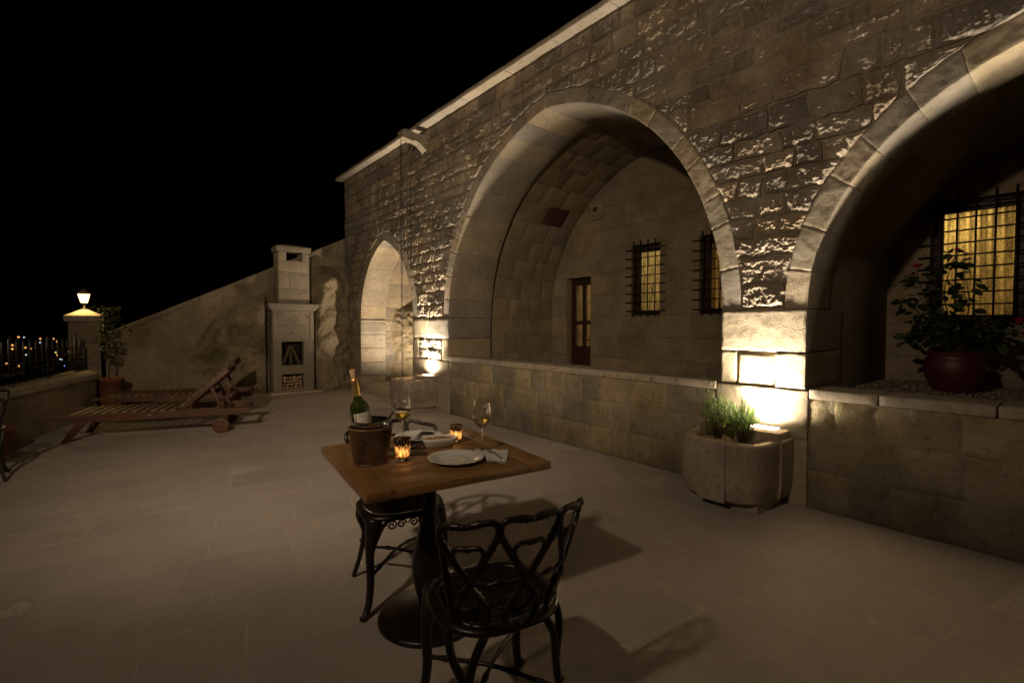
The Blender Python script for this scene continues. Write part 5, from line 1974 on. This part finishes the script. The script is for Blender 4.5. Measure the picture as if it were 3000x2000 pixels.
# nut dish
nd = thing('nut_dish', 'oblong white dish filled with roasted nuts between the two candles', 'dish', (1.205, 2.025, TZ))
nd.rotation_euler = (0, 0, R_(-20))
m = MB()
def rect(hx, hy, z, n=32, e=0.45, wv=0):
    o = []
    for k in range(n):
        a = 2 * PI * k / n; ca, sa = math.cos(a), math.sin(a)
        o.append((hx * abs(ca)**e * (1 if ca > 0 else -1) * (1 + wv * math.cos(8 * a)), hy * abs(sa)**e * (1 if sa > 0 else -1) * (1 + wv * math.cos(8 * a)), z))
    return o
lay = [rect(.064, .034, .001), rect(.068, .038, .004), rect(.078, .046, .030), rect(.086, .053, .043, wv=.02), rect(.083, .050, .0445, wv=.02), rect(.074, .042, .030), rect(.064, .034, .012), rect(.002, .002, .011)]
V = [p for l in lay for p in l]; n = 32
F = [(i * n + k, i * n + (k + 1) % n, (i + 1) * n + (k + 1) % n, (i + 1) * n + k) for i in range(len(lay) - 1) for k in range(n)]
m.add(V, F); part('dish_body', m, M_PORC, nd)
nt_ = MB()
for k in range(230):
    x, y = random.uniform(-.070, .070), random.uniform(-.038, .038)
    ball(nt_, (x, y, 0.029 + 0.009 * (1 - (x / .075)**2 - (y / .042)**2 * .6) + random.uniform(-.003, .004)), random.uniform(.0038, .0058), (1, random.uniform(.75, 1.3), .85), 6, 4)
nuts = nt_
V, F = nuts.out()
no = mesh('nuts', V, F, M_NUT); no.location = nd.location; no.rotation_euler = nd.rotation_euler
no['kind'] = 'stuff'
tag(no, 'roasted nuts heaped in the oblong white dish', 'nuts')


# candle holders
def candle(x, y, r, h, label):
    t = thing('candle_holder', label, 'candle', (x, y, TZ), 'glass candle holders')
    def wob(a, z):
        return 0.018 * math.cos(16 * a)
    m = MB(); lathe(m, [(r * .70, .010), (r * .80, h * .35), (r * .95, h * .8), (r, h), (r * .96, h), (r * .76, h * .35), (r * .66, .014), (0.001, .013)], 64, wob=wob); part('holder_glass', m, M_HOLD, t)
    m = MB(); lathe(m, [(0.001, .0006), (r * .66, .0006), (r * .73, .004), (r * .72, .0095), (0.001, .0095)], 32); part('foot', m, M_GLASS, t)
    # lace border with pendants
    m = MB(); nn = 64
    V = []
    for k in range(nn):
        a = 2 * PI * k / nn
        ph = (k % 8) / 8
        low = h * (0.80 - 0.16 * (1 - abs(2 * ph - 1)) ** 1.5)
        for z_, rr in ((h * 1.0, r * 1.022), (h * .86, r * .995), (low, r * np.interp(low / h, [.35, .8, 1], [.80, .95, 1]) * 1.022)):
            V.append((rr * math.cos(a), rr * math.sin(a), z_))
    F = []
    for k in range(nn):
        k2 = (k + 1) % nn
        F += [(3 * k + 1, 3 * k2 + 1, 3 * k2 + 2, 3 * k + 2)]
        if k % 4 != 1:
            F += [(3 * k, 3 * k2, 3 * k2 + 1, 3 * k + 1)]
    m.add(V, F); part('lace_border', m, M_LACE, t, smooth=False)
    m = MB(); lathe(m, [(r * .52, .0145), (r * .52, .026), (0.001, .027)], 20); part('tealight', m, M_WAX, t)
    m = MB(); lathe(m, [(0.001, .028), (.0042, .032), (.0046, .037), (.0026, .044), (0.0003, .052)], 10); part('flame', m, M_FLAME, t)
    lamp('candle_light', 'POINT', (x, y, TZ + .040), 0.26, (1.0, 0.52, 0.16), parent=t, shadow_soft_size=0.008)
    return t


candle(0.952, 1.905, 0.0375, 0.097, 'glass candle holder with black lace rim beside the wicker bucket')
candle(1.318, 2.045, 0.0340, 0.085, 'glass candle holder with black lace rim behind the nut dish, by the far table edge')

# napkin and cutlery
m = MB()
A_, B_, C_, D_ = np.array([1.285, 1.835]), np.array([1.405, 1.735]), np.array([1.262, 1.575]), np.array([1.225, 1.655])
nn = 10
V = []
for j in range(nn + 1):
    for i in range(nn + 1):
        u, v = i / nn, j / nn
        p = (1 - u) * (1 - v) * A_ + u * (1 - v) * B_ + u * v * C_ + (1 - u) * v * D_
        p = A_ + (p - A_) * 1.0
        V.append((p[0], p[1], TZ + 0.0045 + 0.0015 * math.sin(u * 9 + v * 4)))
F = grid_faces(nn, nn)
m.add(V, F)
m.add([(a, b, c - 0.0025) for a, b, c in V], grid_faces(nn, nn, True))
for (a, b) in ((0, nn), (nn, (nn + 1)**2 - 1)):
    pass
nk = thing('napkin', 'folded white napkin with a fork on it beside the open plate', 'napkin', (1.30, 1.72, TZ))
m.build('lower_fold', M_LINEN, nk)
m = MB()
V2 = []
for j in range(nn + 1):
    for i in range(nn + 1):
        u, v = i / nn, j / nn
        p = (1 - u) * (1 - v) * A_ + u * (1 - v) * (A_ * .35 + B_ * .65) + u * v * C_ + (1 - u) * v * D_
        V2.append((p[0], p[1], TZ + 0.0085 + 0.0012 * math.sin(u * 8 + 1)))
m.add(V2, grid_faces(nn, nn)); m.add([(a, b, c - 0.003) for a, b, c in V2], grid_faces(nn, nn, True)); m.build('upper_fold', M_LINEN, nk)


def fork(x0, y0, x1, y1, z, label, nm='fork'):
    f = thing(nm, label, 'cutlery', (x0, y0, z))
    d = np.array([x1 - x0, y1 - y0, 0]); L = np.linalg.norm(d); d /= L; s = np.array([-d[1], d[0], 0]); o = np.array([x0, y0, z])
    m = MB()
    if nm == 'fork':
        for k in (-1.5, -.5, .5, 1.5):
            tube(m, catmull([o + s * k * .006 + [0, 0, .006], o + s * k * .006 + d * .03 + [0, 0, .001], o + s * k * .005 + d * .055 + [0, 0, .003]], 4), 0.0015, 5)
        V = [o + d * .05 + s * .0115 + [0, 0, .003], o + d * .05 - s * .0115 + [0, 0, .003], o + d * .075 - s * .006 + [0, 0, .006], o + d * .075 + s * .006 + [0, 0, .006]]
        m.add(V, [(0, 1, 2, 3)]); m.add([v + np.array([0, 0, -.0018]) for v in V], [(3, 2, 1, 0)])
        m.build('tines', M_SILV, f)
        m = MB()
        tube(m, catmull([o + d * .070 + [0, 0, .006], o + d * .10 + [0, 0, .009], o + d * .15 + [0, 0, .006], o + d * L + [0, 0, .004]], 6), np.linspace(.0026, .0048, 19), 7)
        m.build('handle', M_SILV, f)
    else:
        V = [o + s * .008, o - s * .006, o + d * L * .55 - s * .007, o + d * L * .55 + s * .007, o + s * .003 - d * .02]
        m.add([v + np.array([0, 0, .0025]) for v in V], [(4, 1, 2, 3, 0)]); m.build('blade', M_SILV, f)
        m = MB(); tube(m, [o + d * L * .54 + [0, 0, .004], o + d * L + [0, 0, .004]], [.004, .0055], 7); m.build('handle', M_SILV, f)
    return f


fork(1.322, 1.790, 1.262, 1.590, TZ + 0.010, 'steel fork lying across the folded white napkin')
fork(1.085, 2.075, 1.205, 2.120, TZ + 0.002, 'table knife showing between the nut dish and the plate across the table', 'knife')
m = MB(); V = [(0.985, 2.07, TZ + .002), (1.06, 2.10, TZ + .006), (1.05, 2.02, TZ + .003), (0.96, 2.01, TZ + .002)]
m.add(V, [(0, 1, 2, 3)]); m.add([(a, b, TZ + .0008) for a, b, c in V], [(3, 2, 1, 0)])
tag(m.build('napkin', M_LINEN), 'white napkin corner peeping out between the bucket and the front candle', 'napkin')

# ================================================================== LOUNGERS
def make_lounger():
    t = thing('sun_lounger', '', 'sun lounger')
    L, Wd, zr = 2.02, 0.66, 0.31
    hw = Wd / 2
    # local: x along, foot end at 0, head at L; near side is -y
    rail = MB()
    prof = [(0, -.032), (.24, -.040), (.36, -.062), (.50, -.082), (L - .12, -.082), (L, -.070), (L, 0), (0, 0)]
    for s in (-1, 1):
        m = MB(); y0 = s * hw - 0.016; V = [(x, y0, zr + z) for x, z in prof] + [(x, y0 + 0.032, zr + z) for x, z in prof]; n = len(prof)
        m.add(V, [tuple(range(n)), tuple(range(2 * n - 1, n - 1, -1))] + [(k, (k + 1) % n, n + (k + 1) % n, n + k)[::-1] for k in range(n)])
        part('side_rail', m, M_TEAK, t, smooth=False)
    # seat slats
    sl = MB(); box_at(sl, (-0.032, -hw + 0.018, -0.010), (0.032, hw - 0.018, 0.010), 0.003)
    first = None
    xs = [0.22 + 0.0965 * k for k in range(11)]
    for x in xs:
        if first is None:
            first = part('slat', sl, M_SLAT, t); o = first
        else:
            o = bpy.data.objects.new('slat', first.data); COL.objects.link(o); o.parent = t
        o.location = (x, 0, zr + 0.004)
    # raised back: frame bars and slats
    piv = np.array([1.245, 0, zr + 0.005]); an = R_(43)
    dr_ = np.array([math.cos(an), 0, math.sin(an)]); nr = np.array([-math.sin(an), 0, math.cos(an)])
    LB = 0.74
    for s in (-1, 1):
        bm_ = MB()
        V, F = rbox((LB, 0.032, 0.05), 0.004)
        V = piv + np.outer(V[:, 0] - 0.03, dr_) + np.outer(V[:, 1] + s * (hw - 0.055) - 0.016, [0, 1, 0]) + np.outer(V[:, 2] - 0.05, nr)
        bm_.add(V, F)
        part('back_bar', bm_, M_TEAK, t)
    for k in range(8):
        V, F = rbox((0.075, Wd - 0.075, 0.020), 0.003)
        V = piv + np.outer(V[:, 0] + 0.03 + k * 0.0885, dr_) + np.outer(V[:, 1] - hw + 0.0375, [0, 1, 0]) + np.outer(V[:, 2], nr)
        m = MB(); m.add(V, F); o = part('slat', m, M_SLAT, t)
    for s in (-1, 1):
        m = MB(); a = piv + dr_ * 0.42 + np.array([0, s * (hw - 0.085), 0]) - nr * 0.04; b = np.array([1.70, s * (hw - 0.085), zr - 0.03])
        d = b - a; Ld = np.linalg.norm(d); d /= Ld; q = np.cross(d, [0, 1, 0])
        V, F = rbox((Ld, 0.025, 0.042), 0.004); V = a + np.outer(V[:, 0], d) + np.outer(V[:, 1] - .0125, [0, 1, 0]) + np.outer(V[:, 2] - .02, q)
        m.add(V, F); part('back_strut', m, M_TEAK, t)
    m = MB(); box_at(m, (1.66, -hw + 0.018, zr - 0.055), (1.74, hw - 0.018, zr - 0.03), 0.004); part('cross_rail', m, M_TEAK, t)
    m = MB(); box_at(m, (L - 0.09, -hw + 0.018, zr - 0.06), (L - 0.05, hw - 0.018, zr - 0.01), 0.004); part('cross_rail', m, M_TEAK, t)
    m = MB(); box_at(m, (0.42, -hw + 0.018, zr - 0.07), (0.47, hw - 0.018, zr - 0.02), 0.004); part('cross_rail', m, M_TEAK, t)
    # slanting front legs
    for s in (-1, 1):
        m = MB(); V, F = rbox((0.36, 0.034, 0.085), 0.005)
        d = np.array([-0.30, 0, -0.30]); d = np.array([-0.17, 0, -0.27]); d /= np.linalg.norm(d); q = np.array([-d[2], 0, d[0]])
        V = np.array([0.335, s * (hw - 0.036), zr - 0.03]) + np.outer(V[:, 0], d) + np.outer(V[:, 1] - .017, [0, 1, 0]) + np.outer(V[:, 2] - .042, q)
        V[:, 2] = np.maximum(V[:, 2], 0.002)
        m.add(V, F); part('leg', m, M_TEAK, t)
    # wheels on brackets
    for s in (-1, 1):
        m = MB(); box_at(m, (1.655, s * (hw - 0.052) - 0.016, 0.075), (1.735, s * (hw - 0.052) + 0.016, zr - 0.02), 0.005); part('wheel_bracket', m, M_TEAK, t)
        m = MB(); lathe(m, [(0.001, -.016), (.06, -.016), (.085, -.016), (.093, -.010), (.093, .010), (.085, .016), (.06, .016), (.001, .016)], 28)
        V, F = m.out(); V = np.stack([1.695 + V[:, 0], s * (hw - 0.012) + V[:, 2], 0.0935 + V[:, 1]], -1)
        m = MB(); m.add(V, F); wo = part('wheel', m, M_TEAK, t)
        m = MB(); lathe(m, [(0.018, -.020), (0.018, .020), (0.001, .021)], 10); V, F = m.out(); V = np.stack([1.695 + V[:, 0], s * (hw - 0.012) - V[:, 2] * (1 if s < 0 else -1), 0.0935 + V[:, 1]], -1)
        m = MB(); m.add(V, F); part('hub', m, M_SILV, wo)
    m = MB(); tube(m, [(1.695, -hw + 0.03, 0.0935), (1.695, hw - 0.03, 0.0935)], 0.010, 8); part('axle', m, M_IRON, t)
    m = MB(); box_at(m, (0.93, -hw - 0.018, zr - 0.045), (0.98, -hw - 0.0155, zr - 0.030), 0.001); part('maker_plate', m, M_SILV, t)
    return t


lg = make_lounger()
la = math.atan2(-0.315, 0.95)
lg.rotation_euler = (0, 0, la)
lu = np.array([math.cos(la), math.sin(la)]); lv = np.array([-math.sin(la), math.cos(la)])
foot = np.array([-0.61, 7.46])         # foot end of the near rail on the ground plan
o_ = foot + lv * 0.33
lg.location = (o_[0], o_[1], 0)
lg['label'] = 'slatted teak sun lounger with raised back and wheels, out on the open paving'
lg['group'] = 'teak sun loungers'
l2 = copy_tree(lg)
o2 = np.array([-0.27, 9.05]) + lv * 0.33
l2.location = (o2[0], o2[1], 0)
l2['label'] = 'slatted teak sun lounger behind the other, next to the terracotta pot and rock'

# ================================================================== POTS AND PLANTS
def leaf_shape(L, w, fold=0.25, curl=0.2):
    """pointed leaf, 8 triangles, lying along +x"""
    V = []
    for f, ww in ((0, 0.02), (.3, .85), (.6, 1.0), (.85, .55), (1, 0.02)):
        z = -curl * L * f * f
        V += [(f * L, ww * w / 2, z + fold * ww * w / 2), (f * L, 0, z), (f * L, -ww * w / 2, z + fold * ww * w / 2)]
    F = []
    for i in range(4):
        for k in range(2):
            F.append((3 * i + k, 3 * i + k + 1, 3 * i + k + 4, 3 * i + k + 3))
    return np.array(V), F


def place(V, pos, d, roll=0.0, s=1.0):
    d = np.array(d, float); d /= np.linalg.norm(d)
    q = np.cross([0, 0, 1], d)
    if np.linalg.norm(q) < 1e-3:
        q = np.array([0, 1.0, 0])
    q /= np.linalg.norm(q); u = np.cross(d, q)
    c, sn = math.cos(roll), math.sin(roll)
    q, u = c * q + sn * u, -sn * q + c * u
    return np.array(pos) + s * (np.outer(V[:, 0], d) + np.outer(V[:, 1], q) + np.outer(V[:, 2], u))


# tall climber in terracotta pot by the pillar
px_, py_ = -0.08, 9.98
pt = thing('plant_pot', 'terracotta pot with the tall narrow climber beside the gate pillar', 'pot', (px_, py_, 0))
m = MB(); lathe(m, [(0.12, 0.003), (0.15, 0.25), (0.178, 0.44), (0.192, 0.445), (0.195, 0.50), (0.182, 0.505), (0.172, 0.46), (0.001, 0.455)], 32, (px_, py_, 0)); m.build('pot_body', M_TERRA, pt)
m = MB(); lathe(m, [(0.170, 0.462), (0.1, 0.468), (0.001, 0.47)], 24, (px_, py_, 0)); m.build('soil', M_SOIL, pt)
cl = thing('climbing_plant', 'slender climber with small leaves tied up in the terracotta pot by the pillar', 'plant', (px_, py_, 0.47))
m = MB()
rg = random.Random(8)
for k in range(3):
    tube(m, catmull([(px_ + rg.uniform(-.02, .02), py_, 0.46), (px_ + rg.uniform(-.03, .03), py_, 0.85), (px_ + rg.uniform(-.04, .04), py_ + rg.uniform(-.03, .03), 1.2), (px_ + rg.uniform(-.05, .05), py_, 1.58)], 6), 0.006, 5)
m.build('stem', M_BARK, cl)
m = MB(); LV, LF = leaf_shape(1, 0.5)
for k in range(420):
    z = 0.82 + 0.82 * rg.random() ** 0.85
    a = rg.uniform(0, 2 * PI)
    wd = 0.105 * (0.55 + 0.6 * abs(math.sin(z * 7.3))) * (1 if z > 0.95 else 0.8)
    p = (px_ + wd * math.cos(a) * rg.random() ** .5 + 0.02 * math.sin(z * 9), py_ + wd * math.sin(a) * rg.random() ** .5, z)
    m.add(place(LV, p, (math.cos(a), math.sin(a), rg.uniform(-.7, .3)), rg.uniform(-1, 1), rg.uniform(.04, .065)), LF)
for (dx, dz) in ((-.16, 1.60), (-.12, 1.63), (.15, 1.36), (.16, 1.33), (.10, 1.60), (-.13, .90), (.12, 1.45)):
    m.add(place(LV, (px_ + dx, py_, dz), (np.sign(dx), -.2, .2), 0.4, 0.08), LF)
m.build('foliage', M_VINE, cl)

# squat pot by the chair at the low wall
sx_, sy_ = -1.02, 7.14
sp_ = thing('plant_pot', 'squat empty terracotta pot behind the chair at the low wall', 'pot', (sx_, sy_, 0))
m = MB(); lathe(m, [(0.14, 0.003), (0.165, 0.10), (0.19, 0.255), (0.205, 0.26), (0.208, 0.295), (0.195, 0.30), (0.185, 0.27), (0.15, 0.2), (0.001, 0.19)], 32, (sx_, sy_, 0)); m.build('pot_body', M_TERRA, sp_)
m = MB(); lathe(m, [(0.15, 0.2), (0.001, 0.21)], 20, (sx_, sy_, 0)); m.build('soil', M_SOIL, sp_)

# glazed red pot with the rose
rx_, ry_ = 5.30, 0.755
rp = thing('rose_pot', 'round bellied dark red pot standing on the gravel bed before the lit window', 'pot', (rx_, ry_, 0.795))
m = MB(); lathe(m, [(0.125, 0.797), (0.165, 0.87), (0.192, 0.95), (0.195, 1.01), (0.180, 1.06), (0.165, 1.085), (0.172, 1.10), (0.180, 1.112), (0.172, 1.122), (0.155, 1.10), (0.001, 1.085)], 36, (rx_, ry_, 0)); m.build('pot_body', M_REDPOT, rp)
m = MB(); lathe(m, [(0.158, 1.10), (0.001, 1.105)], 20, (rx_, ry_, 0)); m.build('soil', M_SOIL, rp)
rs_ = thing('rose_bush', 'leggy rose bush with dark leaves and red blooms growing from the red pot', 'rose', (rx_, ry_, 1.1))
view = np.array([rx_, ry_]); view /= np.linalg.norm(view)
lat = np.array([view[1], -view[0]])     # rightwards seen from the terrace


def rpt(s, z, dep=0.0):
    return np.array([rx_ + lat[0] * s + view[0] * dep, ry_ + lat[1] * s + view[1] * dep, z])


stems = [[(0, 1.1), (-.03, 1.35), (-.07, 1.6), (-.04, 1.78), (.0, 1.93)], [(-.01, 1.1), (-.10, 1.35), (-.18, 1.55), (-.23, 1.70), (-.25, 1.80)], [(.01, 1.1), (.05, 1.3), (.08, 1.5), (.06, 1.72)],
         [(-.02, 1.1), (-.14, 1.3), (-.27, 1.5), (-.33, 1.55)], [(.02, 1.1), (.12, 1.28), (.25, 1.35), (.36, 1.37)], [(0, 1.1), (.1, 1.25), (.20, 1.26), (.30, 1.24)], [(-.01, 1.1), (-.1, 1.24), (-.2, 1.27), (-.28, 1.22)]]
rg = random.Random(21)
SLV, SLF = leaf_shape(1, 0.58, 0.18, 0.15)
leaf_me = bpy.data.meshes.new('leaf'); leaf_me.from_pydata(SLV.tolist(), [], SLF); leaf_me.materials.append(M_ROSEL)
nleaf = 0


def put_leaf(pos, d, roll, s):
    global nleaf
    o = bpy.data.objects.new('leaf', leaf_me); COL.objects.link(o); o.parent = rs_
    d = Vector(d).normalized()
    o.rotation_mode = 'QUATERNION'
    o.rotation_quaternion = d.to_track_quat('X', 'Z') @ Matrix.Rotation(roll, 3, 'X').to_quaternion()
    o.location = Vector(pos) - rs_.location
    o.scale = (s, s, s)
    nleaf += 1


dense = MB()
for si, st in enumerate(stems):
    C = catmull([rpt(s, z, rg.uniform(-.05, .05)) for s, z in st], 6)
    m = MB(); tube(m, C, np.linspace(.006, .003, len(C)), 5); m.build('stem', M_BARK, rs_)
    for k in range(4, len(C)):
        for q in range(5):
            a = rg.uniform(0, 2 * PI)
            d = np.array([math.cos(a), math.sin(a), rg.uniform(-1.0, .5)])
            tip = C[k] + d * rg.uniform(.02, .07)
            s = rg.uniform(.06, .105)
            if rg.random() < 0.55:
                put_leaf(tip, d, rg.uniform(-1.2, 1.2), s)
for k in range(300):      # thicket at the foot of the bush
    s = rg.uniform(-.24, .24) + rg.uniform(-.10, .12); z = rg.uniform(1.17, 1.40); z -= 0.05 * abs(s) 
    a = rg.uniform(0, 2 * PI)
    dense.add(place(SLV, rpt(s, z, rg.uniform(-.12, .12)), (math.cos(a), math.sin(a), rg.uniform(-.6, .4)), rg.uniform(-.6, .6), rg.uniform(.04, .075)), SLF)
o = dense.build('foliage', M_ROSEL, rs_); o['kind'] = 'stuff'
PV, PF = leaf_shape(1, 0.95, 0.3, -0.25)
for (s, z, r_) in ((-.245, 1.825, .052), (.0, 1.94, .03), (-.035, 1.79, .03), (.36, 1.36, .055), (.40, 1.26, .05)):
    m = MB(); c = rpt(s, z, -.03)
    for ring, (n_, el, sc_) in enumerate(((6, 0.15, 1.0), (5, .7, .8), (4, 1.2, .62))):
        for k in range(n_):
            a = 2 * PI * k / n_ + ring
            m.add(place(PV, c, (math.cos(a), math.sin(a), el), 0, r_ * sc_), PF)
    ball(m, c + [0, 0, r_ * .2], r_ * .4, (1, 1, 1), 7, 5)
    m.build('bloom', M_ROSE, rs_)

# ================================================================== TOWN LIGHTS
def town(az_, el_, D):
    """direction from the terrace (degrees from +Y towards +X, degrees below level) and distance"""
    a, e = R_(az_), R_(el_)
    return (D * math.sin(a), D * math.cos(a), 1.33 - D * math.tan(e))


# bearings of the street lamps of the town across the valley
TL = [(54, 987, 'a'), (118, 992, 'a'), (156, 992, 'a'), (167, 1000, 'a'), (36, 1011, 'a'), (36, 1022, 'a'), (74, 1018, 'a'), (89, 1021, 'a'), (169, 1023, 'a'), (163, 1032, 'y'), (200, 1031, 'a'), (168, 1040, 'a'), (176, 1052, 'w'), (182, 1053, 'w'), (19, 1065, 'a'), (54, 1072, 'a'), (70, 988, 'w'), (76, 1039, 'w'), (188, 1071, 'b'), (138, 1068, 'w'), (117, 1003, 'w')]
EM = {'a': emit('sodium_lamp', (1.0, 0.45, 0.12), 1.15), 'y': emit('yellow_lamp', (0.7, 0.55, 0.12), 2.0), 'w': emit('white_lamp', (0.75, 0.9, 1.0), 0.9), 'b': emit('blue_lamp', (0.15, 0.25, 0.9), 1.6)}
NM = {'a': 'amber street light in the dark town below', 'y': 'dull yellow street light in the dark town below', 'w': 'cold white street light in the dark town below', 'b': 'small blue light in the dark town below'}
b_ = MB(); ball(b_, (0, 0, 0), 1.0, (1, 1, 1), 8, 6); Vb, Fb = b_.out()
post = MB(); tube(post, [(0, 0, -8), (0, 0, -1)], 0.15, 5); Vp, Fp = post.out()
bulb_me = {}
Rv = Vector((math.cos(_yaw), -math.sin(_yaw), 0)); Uv = Rv.cross(_F)
for (ax, ay, kd) in TL:
    d = _F + Rv * ((ax - 1500) / 1417) + Uv * ((1000 - ay) / 1417)
    az_ = math.degrees(math.atan2(d.x, d.y)); el_ = math.degrees(math.atan2(-d.z, math.hypot(d.x, d.y)))
    D = 1000 - (ay - 985) * 3.4
    pos = town(az_, el_, D)
    if kd not in bulb_me:
        me = bpy.data.meshes.new('street_light'); me.from_pydata(Vb.tolist(), [], Fb); me.materials.append(EM[kd]); bulb_me[kd] = me
    o = bpy.data.objects.new('street_light', bulb_me[kd]); COL.objects.link(o)
    o.location = pos
    s = D * (0.00135 if kd in 'a' else 0.0010)
    o.scale = (s, s, s)
    tag(o, NM[kd], 'street light', 'lights of the town')
# faint lit windows and walls, too many and too dim to count
rg = random.Random(4)
mw = MB()
for k in range(70):
    a = rg.uniform(-46, -17) + 0; 
    D = rg.uniform(620, 980); ay = 985 + (1000 - D) / 3.4
    az_ = R_(rg.uniform(-9, 3)); 
    el_ = R_(0.0 + (ay - 955) / 1417 * 57.3 * 0.72)
    c = np.array([D * math.sin(az_), D * math.cos(az_), 1.33 - D * math.tan(el_)])
    w, h = rg.uniform(1.5, 5), rg.uniform(.6, 1.4)
    box_at(mw, c - [w, .3, h / 2], c + [w, .3, h / 2], 0)
o = mw.build('town_windows', emit('dim_window', (0.9, 0.45, 0.3), 0.010), smooth=False); o['kind'] = 'stuff'
